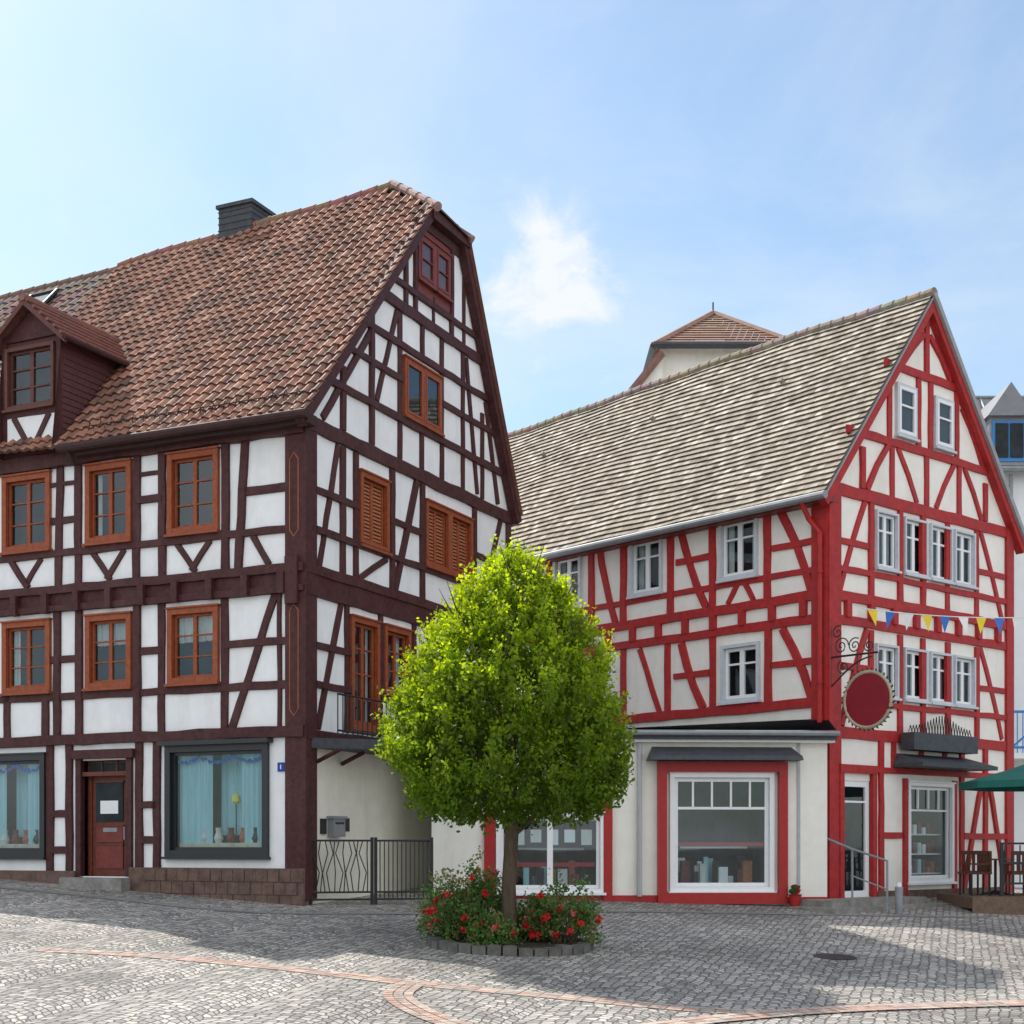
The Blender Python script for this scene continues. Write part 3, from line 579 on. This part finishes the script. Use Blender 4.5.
HM=empty('modern_white_house',(17,42,0)); b=B(); fm=Fac((12.7,40.),(1,0.0)); 
wm=mat('white_render',(.84,.85,.87),.9,.04,3); bluef=mat('blue_paint',(.06,.25,.55),.5,.1,8); seam=mat('standing_seam_roof',(.23,.24,.26),.6,.15,4)
holes=[(1.9,3.0,6.2,7.8),(1.9,3.0,2.6,4.8),(4.5,5.6,6.2,7.8),(4.5,5.6,2.6,4.8),(1.6,3.2,-1,1.4)]
fm.wall(b,-1,12,-1.8,10.3,holes,wm)
for h in holes: fm.window(b,b,h,bluef,2,2,.07,.04,.06,whitep)
b.face([(11.7,40,-1.8),(11.7,48,-1.8),(11.7,48,10.3),(11.7,44,13.2),(11.7,40,10.3)],wm)
b.face([(11.5,39.7,10.2),(25,39.7,10.2),(25,42.2,12.9),(11.5,42.2,12.9)],seam); b.face([(11.5,42.2,12.9),(25,42.2,12.9),(25,48,13.9),(11.5,48,13.7)],seam)
for i in range(28): x=11.6+i*.48; b.tube([(x,39.68,10.24),(x,42.2,12.94),(x,47,13.6)],.03,metal,4)
b.tube([(11.4,42.2,12.93),(25,42.2,12.97)],.05,metal,6)
b.tube([(11.4,39.6,10.2),(25,39.6,10.2)],.09,metal,8); b.tube([(13.6,39.8,10.1),(13.6,39.8,-1)],.06,metal,8)
b.box(12.95,14.0,39.6,42,10.3,11.6,metal); b.box(13.02,13.92,39.56,39.6,10.4,11.5,bluef); b.box(13.1,13.44,39.52,39.56,10.5,11.42,interior);b.box(13.5,13.85,39.52,39.56,10.5,11.42,interior)
b.hexa([(12.85,39.4,11.6),(14.1,39.4,11.6),(14.1,42.0,11.6),(12.85,42.0,11.6),(13.47,39.4,12.5),(13.48,39.4,12.5),(13.48,42.0,12.5),(13.47,42.0,12.5)],seam)
b.box(13.3,17,38.8,40,2.3,2.45,wm); 
for z in (2.6,3.55): b.tube([(13.3,38.85,z),(17,38.85,z)],.04,bluef,6)
for i in range(26): b.tube([(13.3+i*.148,38.85,2.45),(13.3+i*.148,38.85,3.55)],.015,bluef,5)
for i in range(4): b.tube([(13.3+i*1.1,38.85,2.6),(14.4+i*1.1,38.85,3.55)],.03,bluef,5)
b.build('house_body',HM)

# ------------------------------------------------------------------ hanging sign
hs=empty('hanging_inn_sign',F4.P(0,3.3,.5)); b=B()
sp=lambda d,z,o=0: F4.P(.02+o,z,d)
b.tube([sp(.05,3.72),sp(1.15,3.72)],.022,darkmetal,6); b.tube([sp(.05,4.35),sp(.05,3.1)],.025,darkmetal,6)
pts=[sp(.08+.95*u,3.15+.5*math.sin(u*1.57)) for u in np.linspace(0,1,10)]; b.tube(pts,.016,darkmetal,6)
def scroll(c,z,r,turn=2.,ph=0):
    b.tube([sp(c+r*(1-u)*math.cos(ph+turn*6.28*u),z+r*(1-u)*math.sin(ph+turn*6.28*u)) for u in np.linspace(0,.92,26)],.013,darkmetal,5)
scroll(.3,3.92,.18);scroll(.62,3.9,.16,2,1);scroll(.35,3.5,.15,2,2);scroll(.95,3.87,.12,2,3);scroll(.22,4.2,.14,1.5,1)
cz=2.82;cd=.93;r=.54
ring=[sp(cd+r*math.cos(a),cz+r*math.sin(a)) for a in np.linspace(0,2*math.pi,41)]; b.tube(ring,.04,mat('gilded_ring',(.42,.36,.26),.5,.2,9,metal=.2),8)
for a in np.linspace(0,2*math.pi,37)[:-1]: b.tube([sp(cd+(r+.02)*math.cos(a),cz+(r+.02)*math.sin(a)),sp(cd+(r+.08)*math.cos(a+.05),cz+(r+.08)*math.sin(a+.05))],[.025,.010],darkmetal,5)
red=mat('sign_red',(.24,.010,.02),.4,.15,6)
for o in (-.02,.02): b.face([sp(cd+(r-.02)*math.cos(a),cz+(r-.02)*math.sin(a),o) for a in np.linspace(0,2*math.pi,41)[:-1]],red)
for dx in (-.25,.25): b.tube([sp(cd+dx,3.72),sp(cd+dx,cz+.5)],.01,darkmetal,4)
b.build('sign_disc',hs)

bn=B(); A=Vector(F4.P(.9,4.78,.15)); Z=Vector((14.2,30.0,5.1)); cols=[mat('flag_yellow',(.80,.60,.05),.8,.1,5),mat('flag_blue',(.06,.18,.55),.8,.1,5),mat('flag_white',(.8,.8,.8),.8,.05,5)]
def bp(u): p=A.lerp(Z,u); return p+Vector((0,0,-.3*4*u*(1-u)))
bn.tube([bp(u) for u in np.linspace(0,1,20)],.010,whitep,4)
for i in range(19):
    u=(i+.3)/19; p=bp(u);q=bp(u+.03); sw=random.uniform(-.08,.08); mid=(p+q)/2+Vector((sw,random.uniform(-.06,.06),-.34)); bn.face([p,q,mid],cols[i%3])
bn.build('bunting_flags')

# ------------------------------------------------------------------ entrance steps, railing, pot, terrace
es=empty('entrance_steps',F4.P(.8,-1.2,.5)); b=B()
F4.box(b,-.9,2.3,-1.6,-1.06,.0,.75,greystone); F4.box(b,-1.3,2.6,-1.6,-1.19,.0,1.15,greystone)
b.build('steps',es); b=B()
h=[F4.P(-.1,-1.05,.65),F4.P(-.1,-.08,.65),F4.P(-.1,-.3,1.45),F4.P(-.1,-1.3,1.45)]; b.tube([F4.P(-.2,.15,.05)]+h[1:],.025,metal,8); b.tube(h[:2],.022,metal,8); b.tube([F4.P(-.1,-.6,.65),F4.P(-.1,-.85,1.45)],.016,metal,6); b.build('handrail',es)
pot=B(); c=FE.P(.72,0,.3); z=ground(c[0],c[1]); pot.tube([(c[0],c[1],z),(c[0],c[1],z+.22),(c[0],c[1],z+.25)],[.09,.12,.14],redf,14)
gg=mat('geranium_green',(.05,.11,.03),.7,.3,8)
for i in range(36):
    a=random.uniform(0,6.28);r_=random.uniform(0,.13); pot.tube([(c[0],c[1],z+.2),(c[0]+r_*math.cos(a),c[1]+r_*math.sin(a),z+.3+random.uniform(0,.14))],[.01,.03],random.choice([gg,gg,redf]),4)
pot.build('flower_pot')
bn2=B(); c=gpt(899,914); bn2.tube([c,c+Vector((0,0,.5)),c+Vector((0,0,.52))],[.07,.08,.07],metal,12); bn2.tube([c+Vector((0,0,.52)),c+Vector((0,0,.60))],.05,whitep,8); bn2.build('street_ashtray')
tr=empty('cafe_terrace_deck',(10.8,30,-1.2)); b=B(); deck=mat('deck_wood',(.16,.11,.075),.8,.3,9,.3,20,stretch=(1,8,1))
for i in range(16):
    y0=28.4+i*.16; b.box(9.0,16,y0,y0+.15,-1.25,-1.02+random.uniform(-.004,.004),deck)
b.box(8.95,16,28.36,28.4,-1.5,-1.0,deck); b.build('deck',tr); b=B()
for x in (9.55,10.5,11.45,12.4): b.box(x-.03,x+.03,28.45,28.51,-1.02,0.05,darkmetal)
for z in (-.75,-.35,.03): b.box(9.55,12.4,28.46,28.5,z-.02,z+.02,darkmetal)
for i in range(18): b.box(9.6+i*.15,9.62+i*.15,28.47,28.49,-.75,.0,darkmetal)
b.build('deck_railing',tr)
green=mat('parasol_green',(.02,.15,.13),.8,.15,5)
ps=empty('parasol',(10.75,29.7,-1)); b=B(); c=Vector((10.75,29.7,0)); n=8; R0=1.6
for k in range(n):
    a0_,a1_=2*math.pi*(k+.5)/n,2*math.pi*(k+1.5)/n; top=c+Vector((0,0,1.75)); e0=c+Vector((R0*math.cos(a0_),R0*math.sin(a0_),1.28)); e1=c+Vector((R0*math.cos(a1_),R0*math.sin(a1_),1.28))
    m0=top.lerp(e0,.5)-Vector((0,0,.03));m1=top.lerp(e1,.5)-Vector((0,0,.03)); b.face([top,m0,m1],green); b.face([m0,e0,e1,m1],green); b.face([e0,e1,e1-Vector((0,0,.14)),e0-Vector((0,0,.14))],green); b.tube([top-Vector((0,0,.05)),e0-Vector((0,0,.02))],.01,deck,4)
b.tube([c+Vector((0,0,-1.0)),c+Vector((0,0,1.82))],.03,deck,8); b.tube([c+Vector((0,0,-1.02)),c+Vector((0,0,-.92))],.25,greystone,12); b.build('parasol_canopy',ps)
wick=mat('brown_wicker',(.12,.05,.035),.8,.4,20,.4,60)
def chair(x,y,ang):
    z=-1.02; b=B(); 
    M=Matrix.Translation((x,y,z))@Matrix.Rotation(ang,4,'Z')
    def bx(x0,x1,y0,y1,z0,z1,m=wick):
        i=len(b.v); b.box(x0,x1,y0,y1,z0,z1,m); b.v[i:]=[tuple(M@Vector(p)) for p in b.v[i:]]
    for a in (-.22,.19):
        for c_ in (-.22,.19): bx(a,a+.03,c_,c_+.03,0,.44,darkmetal)
    bx(-.24,.24,-.24,.24,.43,.48)
    for k in range(5): bx(-.23+k*.105,-.17+k*.105,.2,.23,.48,.85)
    bx(-.24,.24,.195,.235,.82,.9); bx(-.25,-.21,-.2,.22,.62,.65); bx(.21,.25,-.2,.22,.62,.65)
    bx(-.25,-.22,-.2,-.17,.45,.63);bx(.22,.25,-.2,-.17,.45,.63)
    return b.build('cafe_chair')
def table(x,y):
    b=B(); z=-1.02; b.tube([(x,y,z+.71),(x,y,z+.74)],.36,deck,20); b.tube([(x,y,z),(x,y,z+.71)],.03,darkmetal,8)
    for a in (0,1.57,3.14,4.71): b.tube([(x,y,z+.08),(x+.3*math.cos(a),y+.3*math.sin(a),z+.01)],.02,darkmetal,5)
    b.build('cafe_table')
table(9.9,29.9);table(11.6,29.3); chair(9.35,29.5,-1.3);chair(10.4,30.2,1.4);chair(9.7,30.5,0);chair(11.1,29.1,1.5);chair(12.2,29.5,-1.2);chair(10.2,29.2,3.0)

# ------------------------------------------------------------------ TREE
def leafcloud(name,pos,size,col,m,parent=None,up=None,aspect=.55):
    n=len(pos); d=rng.normal(size=(n,3)); 
    if up is not None: d=d*.7+up
    d/=np.linalg.norm(d,axis=1)[:,None]; q=rng.normal(size=(n,3)); w=np.cross(d,q); w/=np.linalg.norm(w,axis=1)[:,None]+1e-9
    nn=np.cross(d,w); s=size[:,None]
    v=np.stack([pos-d*s*.5,pos+w*s*aspect*.5+nn*s*.06,pos+d*s*.5,pos-w*s*aspect*.5+nn*s*.06],1).reshape(-1,3)
    me=bpy.data.meshes.new(name); me.vertices.add(4*n); me.vertices.foreach_set('co',v.ravel()); me.loops.add(4*n); me.loops.foreach_set('vertex_index',np.arange(4*n)); me.polygons.add(n); me.polygons.foreach_set('loop_start',np.arange(n)*4)
    me.materials.append(m); ca=me.color_attributes.new('Col','FLOAT_COLOR','CORNER'); cc=np.repeat(np.concatenate([col,np.ones((n,1))],1),4,axis=0); ca.data.foreach_set('color',cc.ravel())
    me.update(); me.validate(); o=bpy.data.objects.new(name,me); S.collection.objects.link(o)
    if parent: par(o,parent)
    return o
TX,TY=-.03,21.5; TZ=ground(TX,TY)
TRE=empty('lime_tree',(TX,TY,TZ)); 
zs=[.36,.5,.8,1.4,2.1,2.8,3.3,3.7,4.0,4.3]; rs=[.9,1.35,1.62,1.76,1.66,1.36,1.06,.74,.45,.10]
def crownpts(n,lo=.35,hi=1.0):
    out=[]
    while len(out)<n:
        z=random.uniform(.38,4.3); rr_=np.interp(z,zs,rs)
        if random.random()>rr_/1.78: continue
        a=random.uniform(0,2*math.pi)
        lump=1+.05*math.sin(3*a+z*2.3)+.05*math.sin(7*a-z*4.1)+.05*math.sin(5*z+2*a)
        g=math.sin(5*a+z*3.7)*math.sin(z*5.1-2*a)+.6*math.sin(9*a-z*6)   # boughs and hollows between them
        f=lo+(hi-lo)*random.random()**.45
        if f>.8 and g<-.85 and random.random()<.7: continue
        out.append((rr_*f*lump*math.cos(a),rr_*f*lump*math.sin(a),z,f,g))
    return out
cp=crownpts(2450); pos=[];sz=[];col=[];ups=[]
for x,y,z,f,g in cp:
    od=np.array([x,y,0.]); l=np.linalg.norm(od)+1e-6; od/=l
    dr=od*random.uniform(.1,.7)+np.array([0,0,random.uniform(.5,1.2)])+rng.normal(size=3)*.2; dr/=np.linalg.norm(dr)
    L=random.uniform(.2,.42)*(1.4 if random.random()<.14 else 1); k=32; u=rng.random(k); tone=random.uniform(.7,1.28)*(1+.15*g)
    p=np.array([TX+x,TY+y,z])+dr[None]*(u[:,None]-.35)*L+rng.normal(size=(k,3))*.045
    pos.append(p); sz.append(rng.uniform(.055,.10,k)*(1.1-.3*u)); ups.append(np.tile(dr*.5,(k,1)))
    c0=np.array([.060,.125,.012]); c1=np.array([.34,.43,.02]); hz=np.clip((z-.3)/3.2,0,1)  # sunlit crown top put into leaf colour by height; young tips lighter too
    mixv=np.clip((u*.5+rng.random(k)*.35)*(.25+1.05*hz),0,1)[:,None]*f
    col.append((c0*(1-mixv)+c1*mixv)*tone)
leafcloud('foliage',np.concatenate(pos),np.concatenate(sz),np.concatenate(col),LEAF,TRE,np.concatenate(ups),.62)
b=B(); b.tube([(TX+.02,TY,TZ-.1),(TX,TY,TZ+.15),(TX-.02,TY,TZ+.9),(TX+.03,TY,TZ+1.7),(TX,TY,1.6),(TX+.05,TY,2.8),(TX,TY,3.9)],[.17,.125,.105,.10,.085,.05,.012],bark,12)
for i in range(16):
    a=i*2.4+random.uniform(-.3,.3); z0=.1+i*.17; rr_=np.interp(min(4,z0+1),zs,rs)*.8
    p0=Vector((TX,TY,z0)); pts=[p0]+[p0+Vector((math.cos(a+.1*k)*rr_*k/4,math.sin(a+.1*k)*rr_*k/4,.28*k+.02*k*k)) for k in (1,2,3,4)]
    b.tube(pts,[.05,.038,.028,.018,.007],bark,6)
    for k in (1,2,3):
        for sg in (-1,1):
            q=pts[k]; aa=a+sg*.7; b.tube([q,q+Vector((math.cos(aa)*.3,math.sin(aa)*.3,.25)),q+Vector((math.cos(aa)*.5,math.sin(aa)*.5,.6))],[.018,.012,.004],bark,5)
b.build('trunk_and_limbs',TRE,True)

PB=empty('planter_bed',(TX,TY,TZ)); b=B(); rx,ry=1.22,1.0; n=34
for i in range(n):
    a0_,a1_=2*math.pi*i/n+.012,2*math.pi*(i+1)/n-.012; P=[]
    hgt=.13+random.uniform(-.025,.025); kk=1+random.uniform(-.015,.015)
    for z in (-.1,hgt):
        for aa,k in ((a0_,kk),(a1_,kk),(a1_,.86),(a0_,.86)):
            X=TX+rx*k*math.cos(aa);Y=TY+ry*k*math.sin(aa); P.append((X,Y,ground(X,Y)+z))
    b.hexa(P,darkstone)
b.build('stone_edging',PB)
b=B(); b.face([(TX+rx*.87*math.cos(a),TY+ry*.87*math.sin(a),ground(TX+rx*.87*math.cos(a),TY+ry*.87*math.sin(a))+.1) for a in np.linspace(0,2*math.pi,31)[:-1]],soil); b.build('bed_soil',PB)
def rose(cx,cy,w,h,nb):
    z0=ground(cx,cy)+.1; o=empty('rose_bush',(cx,cy,z0)); pos=[];col=[];fl=[];fc=[]
    b=B()
    for i in range(150):
        a=random.uniform(0,6.28); rr_=w*random.random()**.5; zz=z0+h*(.1+.9*random.random())*(1-.5*(rr_/w)**2)*random.uniform(.8,1.12); k=24
        c=np.array([cx+rr_*math.cos(a),cy+rr_*.8*math.sin(a),zz]); pos.append(c+rng.normal(size=(k,3))*.065); tn=random.uniform(.6,1.4)
        base=np.array([.09,.175,.045]) if random.random()<.8 else np.array([.20,.17,.07])
        col.append(np.tile(base*tn,(k,1))*rng.uniform(.7,1.3,(k,1)))
        if i<40: b.tube([(cx+.1*math.cos(a),cy+.1*math.sin(a),z0-.05),tuple(c)],[.012,.005],bark,5)
    for i in range(nb):
        a=random.uniform(3.3,6.1) if i%3 else random.uniform(0,6.28); rr_=w*random.uniform(.5,1.08); zz=z0+h*random.uniform(.15,.95)*(1.1-.5*(rr_/w)**2)
        c=np.array([cx+rr_*math.cos(a),cy+rr_*.8*math.sin(a),zz]); k=22; fl.append(c+rng.normal(size=(k,3))*.022); fc.append(np.tile(np.array([.75,.03,.035]) if random.random()<.75 else np.array([.75,.15,.18]),(k,1))*rng.uniform(.6,1.2,(k,1)))
    P=np.concatenate(pos); leafcloud('leaves',P,rng.uniform(.035,.07,len(P)),np.concatenate(col),LEAF,o,None,.7)
    P=np.concatenate(fl); leafcloud('roses',P,rng.uniform(.04,.065,len(P)),np.concatenate(fc),PETAL,o,None,.9); b.build('stems',o)
rose(TX-.80,TY-.1,.52,1.0,16); rose(TX+.78,TY-.05,.56,.97,22); rose(TX-.25,TY-.55,.32,.4,7); rose(TX-.45,TY+.3,.38,1.15,5); rose(TX+.35,TY+.3,.36,.6,5)

# ------------------------------------------------------------------ GROUND
def axis(lim,dense,step): 
    a=list(np.arange(-dense,dense+.01,step)); e=[dense*1.5,dense*2.5,dense*5,dense*10,lim]; return [-q for q in reversed(e)]+a+e
xs=axis(900,32,2); ys=[-900,-300,-100,-40,-20,-10,0,5,10,12,14]+[16,18,20,22,24,26,28,30,31,32,33,36,40,50,70,120,300,1500]
b=B()
for Y in ys:
    for X in xs: b.v.append((X,Y,ground(X,Y)))
nx=len(xs)
cm=bpy.data.materials.new('cobblestone'); cm.use_nodes=True; nt=cm.node_tree;N=nt.nodes;L=nt.links; bs=N['Principled BSDF']
def M_(op,a,b_=None):
    n=N.new('ShaderNodeMath'); n.operation=op
    for k,v in enumerate((a,b_)):
        if v is None: continue
        if isinstance(v,(int,float)): n.inputs[k].default_value=v
        else: L.new(v,n.inputs[k])
    return n.outputs[0]
tc=N.new('ShaderNodeTexCoord'); mp=N.new('ShaderNodeMapping'); mp.inputs['Rotation'].default_value=(0,0,math.radians(17)); L.new(tc.outputs['Object'],mp.inputs[0])
sx=N.new('ShaderNodeSeparateXYZ'); L.new(mp.outputs[0],sx.inputs[0])
Wd=1.5; fx=M_('SUBTRACT',M_('FRACT',M_('DIVIDE',sx.outputs[0],Wd)),.5); arc=M_('MULTIPLY',M_('MULTIPLY',fx,fx),1.9)
yy=M_('ADD',sx.outputs[1],arc); cb_=N.new('ShaderNodeCombineXYZ'); L.new(sx.outputs[0],cb_.inputs[0]); L.new(yy,cb_.inputs[1])
v1=N.new('ShaderNodeTexVoronoi'); v1.feature='DISTANCE_TO_EDGE'; v1.inputs['Scale'].default_value=8.; v1.inputs['Randomness'].default_value=.45; L.new(cb_.outputs[0],v1.inputs['Vector'])
v2=N.new('ShaderNodeTexVoronoi'); v2.inputs['Scale'].default_value=8.; v2.inputs['Randomness'].default_value=.45; L.new(cb_.outputs[0],v2.inputs['Vector'])
j=N.new('ShaderNodeMapRange'); j.interpolation_type='SMOOTHSTEP'; j.inputs[1].default_value=.01; j.inputs[2].default_value=.14; L.new(v1.outputs['Distance'],j.inputs[0])
sc=N.new('ShaderNodeSeparateColor'); L.new(v2.outputs['Color'],sc.inputs[0])
cr=N.new('ShaderNodeValToRGB'); cr.color_ramp.elements[0].color=(.215,.205,.20,1); cr.color_ramp.elements[1].color=(.52,.48,.43,1); e_=cr.color_ramp.elements.new(.5); e_.color=(.36,.34,.315,1); L.new(sc.outputs[0],cr.inputs[0])
no=N.new('ShaderNodeTexNoise'); no.inputs['Scale'].default_value=.45; no.inputs['Detail'].default_value=8; L.new(tc.outputs['Object'],no.inputs[0])
m1=N.new('ShaderNodeMix'); m1.data_type='RGBA'; L.new(j.outputs[0],m1.inputs[0]); m1.inputs[6].default_value=(.13,.115,.095,1); L.new(cr.outputs[0],m1.inputs[7])
m2=N.new('ShaderNodeMix'); m2.data_type='RGBA'; m2.blend_type='MULTIPLY'; m2.inputs[0].default_value=1; L.new(m1.outputs[2],m2.inputs[6]); mr=N.new('ShaderNodeMapRange'); mr.inputs[1].default_value=.3;mr.inputs[2].default_value=.7;mr.inputs[3].default_value=.66;mr.inputs[4].default_value=1.25; L.new(no.outputs[0],mr.inputs[0]); L.new(mr.outputs[0],m2.inputs[7])
L.new(m2.outputs[2],bs.inputs['Base Color']); bs.inputs['Roughness'].default_value=.75
n5=N.new('ShaderNodeTexNoise'); n5.inputs['Scale'].default_value=45; L.new(tc.outputs['Object'],n5.inputs[0])
bp_=N.new('ShaderNodeBump'); bp_.inputs['Strength'].default_value=.8; bp_.inputs['Distance'].default_value=.03; L.new(M_('ADD',j.outputs[0],M_('MULTIPLY',n5.outputs[0],.35)),bp_.inputs['Height']); L.new(bp_.outputs[0],bs.inputs['Normal'])
mi=b.mi(cm)
for r_ in range(len(ys)-1):
    for c_ in range(nx-1):
        a=r_*nx+c_; b.f.append((a,a+1,a+nx+1,a+nx)); b.m.append(mi); b.c.append((1,1,1))
b.build('ground')
pav=mat('red_paving_brick',(1,1,1),.8,.35,9,.5,30,attr=True,dirt=(.36,.33,.30),stain=.7)
def band(path,w,name,m,sz=.2,dz=.006,cols=((1,1,1),)):
    b=B(); pts=[]
    for a,c in zip(path,path[1:]):
        k=max(1,int((c-a).length/sz)); pts+= [a.lerp(c,i/k) for i in range(k)]
    pts.append(path[-1])
    for a,c in zip(pts,pts[1:]):
        d=(c-a); d.z=0; d.normalize(); p=Vector((-d.y,d.x,0)); g=d*.006
        for k in (-1,0,1):
            o0=p*(w*(k/3)-w/6+.006);o1=p*(w*(k/3)+w/6-.006)
            q=[a+g+o0,c-g+o0,c-g+o1,a+g+o1]; cc=random.choice(cols); f=random.uniform(.8,1.15); dd_=random.uniform(0,.003)
            b.face([(v.x,v.y,ground(v.x,v.y)+dz+dd_) for v in q],m,tuple(x*f for x in cc))
    return b.build(name)
def arcpts(P,n=8):
    out=[]
    for i in range(len(P)-1):
        p0=P[max(i-1,0)];p1=P[i];p2=P[i+1];p3=P[min(i+2,len(P)-1)]
        for k in range(n):
            t=k/n; out.append(.5*((2*p1)+(p2-p0)*t+(2*p0-5*p1+4*p2-p3)*t*t+(3*p1-p0-3*p2+p3)*t**3))
    return out+[P[-1]]
pc=((.52,.34,.27),(.46,.31,.26),(.50,.40,.33),(.42,.36,.32))
band(arcpts([gpt(40,950),gpt(150,956),gpt(280,968),gpt(400,982),gpt(560,997),gpt(700,1010),gpt(800,1014)]),.36,'paving_band',pav,.16,cols=pc)
band(arcpts([gpt(412,984),gpt(398,996),gpt(420,1012),gpt(470,1030),gpt(560,1050)]),.36,'paving_band',pav,.16,.012,pc)
band(arcpts([gpt(600,1035),gpt(720,1020),gpt(850,1010),gpt(1024,1004),gpt(1200,1000)]),.36,'paving_band',pav,.16,.018,pc)
kerb=mat('kerb_stone',(.26,.25,.24),.85,.3,6,.4,30)
band(arcpts([Vector(F1.P(9,0,1.3)),Vector(F1.P(4,0,1.35)),Vector(F1.P(.2,0,1.5)),Vector((-1.5,25.3,0)),Vector((2,26.6,0)),Vector((6,27.2,0)),Vector((9,27.6,0))]),.28,'pavement_kerb_row',kerb,.35,.008)
b=B(); c=gpt(835,957); b.face([(c.x+.32*math.cos(a),c.y+.32*math.sin(a),ground(c.x+.32*math.cos(a),c.y+.32*math.sin(a))+.008) for a in np.linspace(0,6.283,25)[:-1]],darkmetal); b.build('manhole_cover')

# ------------------------------------------------------------------ LIGHT, SKY, CAMERA
az=(-.58,.81); el=math.radians(48); l=math.hypot(*az); sv=Vector((az[0]/l*math.cos(el),az[1]/l*math.cos(el),math.sin(el)))
su=bpy.data.lights.new('sun','SUN'); su.energy=5.0; su.angle=math.radians(.53); su.color=(1,.94,.85); so=bpy.data.objects.new('sun',su); S.collection.objects.link(so); so.rotation_euler=sv.to_track_quat('Z','Y').to_euler()
w=bpy.data.worlds.new('World'); S.world=w; w.use_nodes=True; N=w.node_tree.nodes;L=w.node_tree.links; bg=N['Background']; bg.inputs[1].default_value=.15
sky=N.new('ShaderNodeTexSky'); sky.sky_type='NISHITA'; sky.sun_disc=False; sky.sun_elevation=el; sky.sun_rotation=math.atan2(az[0],az[1]); sky.air_density=1.0; sky.dust_density=.8; sky.ozone_density=1.0
tint=N.new('ShaderNodeMix'); tint.data_type='RGBA'; tint.blend_type='MULTIPLY'; tint.inputs[0].default_value=1; tint.inputs[7].default_value=(1.0,1.13,1.14,1); L.new(sky.outputs[0],tint.inputs[6])
tc=N.new('ShaderNodeTexCoord'); 
def nmath(op,a,b_=None):
    n=N.new('ShaderNodeMath'); n.operation=op
    for k,v in enumerate((a,b_)):
        if v is None: continue
        if isinstance(v,(int,float)): n.inputs[k].default_value=v
        else: L.new(v,n.inputs[k])
    return n.outputs[0]
def cloudmask(scale,lo_,hi_,stretch,det=9):
    mp=N.new('ShaderNodeMapping'); mp.inputs['Scale'].default_value=stretch; L.new(tc.outputs['Generated'],mp.inputs[0])
    no=N.new('ShaderNodeTexNoise'); no.inputs['Scale'].default_value=scale; no.inputs['Detail'].default_value=det; no.inputs['Roughness'].default_value=.6; no.inputs['Distortion'].default_value=.4; L.new(mp.outputs[0],no.inputs[0])
    r_=N.new('ShaderNodeMapRange'); r_.interpolation_type='SMOOTHSTEP'; r_.inputs[1].default_value=lo_; r_.inputs[2].default_value=hi_; L.new(no.outputs[0],r_.inputs[0]); return r_.outputs[0],no.outputs[0]
wisp,_=cloudmask(2.4,.36,.74,(1,1,2.2))
dv=Vector((36,1460,572)).normalized()
sb=N.new('ShaderNodeVectorMath'); sb.operation='DISTANCE'; L.new(tc.outputs['Generated'],sb.inputs[0]); sb.inputs[1].default_value=dv
_,cn=cloudmask(22,.4,.7,(1,1,1.3))
pm=N.new('ShaderNodeMapRange'); pm.interpolation_type='SMOOTHSTEP'; pm.inputs[1].default_value=.052; pm.inputs[2].default_value=-.006; pm.inputs[3].default_value=0; pm.inputs[4].default_value=1
L.new(nmath('SUBTRACT',sb.outputs['Value'],nmath('MULTIPLY',nmath('SUBTRACT',cn,.49),.15)),pm.inputs[0])
fac=nmath('MINIMUM',nmath('ADD',nmath('MULTIPLY',wisp,.46),nmath('MULTIPLY',pm.outputs[0],.85)),1.)
mx=N.new('ShaderNodeMix'); mx.data_type='RGBA'; L.new(fac,mx.inputs[0]); L.new(tint.outputs[2],mx.inputs[6]); mx.inputs[7].default_value=(6.1,6.4,6.6,1)
# bright cloud bank added unseen behind the camera to lift the shaded facades
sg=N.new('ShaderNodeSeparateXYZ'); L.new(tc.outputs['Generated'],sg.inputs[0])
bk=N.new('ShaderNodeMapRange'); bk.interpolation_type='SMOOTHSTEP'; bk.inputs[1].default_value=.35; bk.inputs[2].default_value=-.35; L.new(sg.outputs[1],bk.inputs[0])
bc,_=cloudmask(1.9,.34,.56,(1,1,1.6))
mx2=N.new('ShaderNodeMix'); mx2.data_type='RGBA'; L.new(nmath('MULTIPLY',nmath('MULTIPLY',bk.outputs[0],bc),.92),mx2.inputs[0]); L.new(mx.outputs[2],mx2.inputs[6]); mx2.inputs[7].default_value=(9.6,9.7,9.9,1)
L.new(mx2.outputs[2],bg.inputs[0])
cam=bpy.data.cameras.new('camera'); co=bpy.data.objects.new('camera',cam); S.collection.objects.link(co); co.location=(0,0,0); co.rotation_euler=(math.pi/2,0,0); cam.sensor_width=36; cam.lens=36*F/1024; cam.shift_y=(HY-512)/1024; cam.clip_start=.1; cam.clip_end=4000; S.camera=co
S.view_settings.view_transform='Standard'; S.view_settings.look='None'; S.view_settings.exposure=0
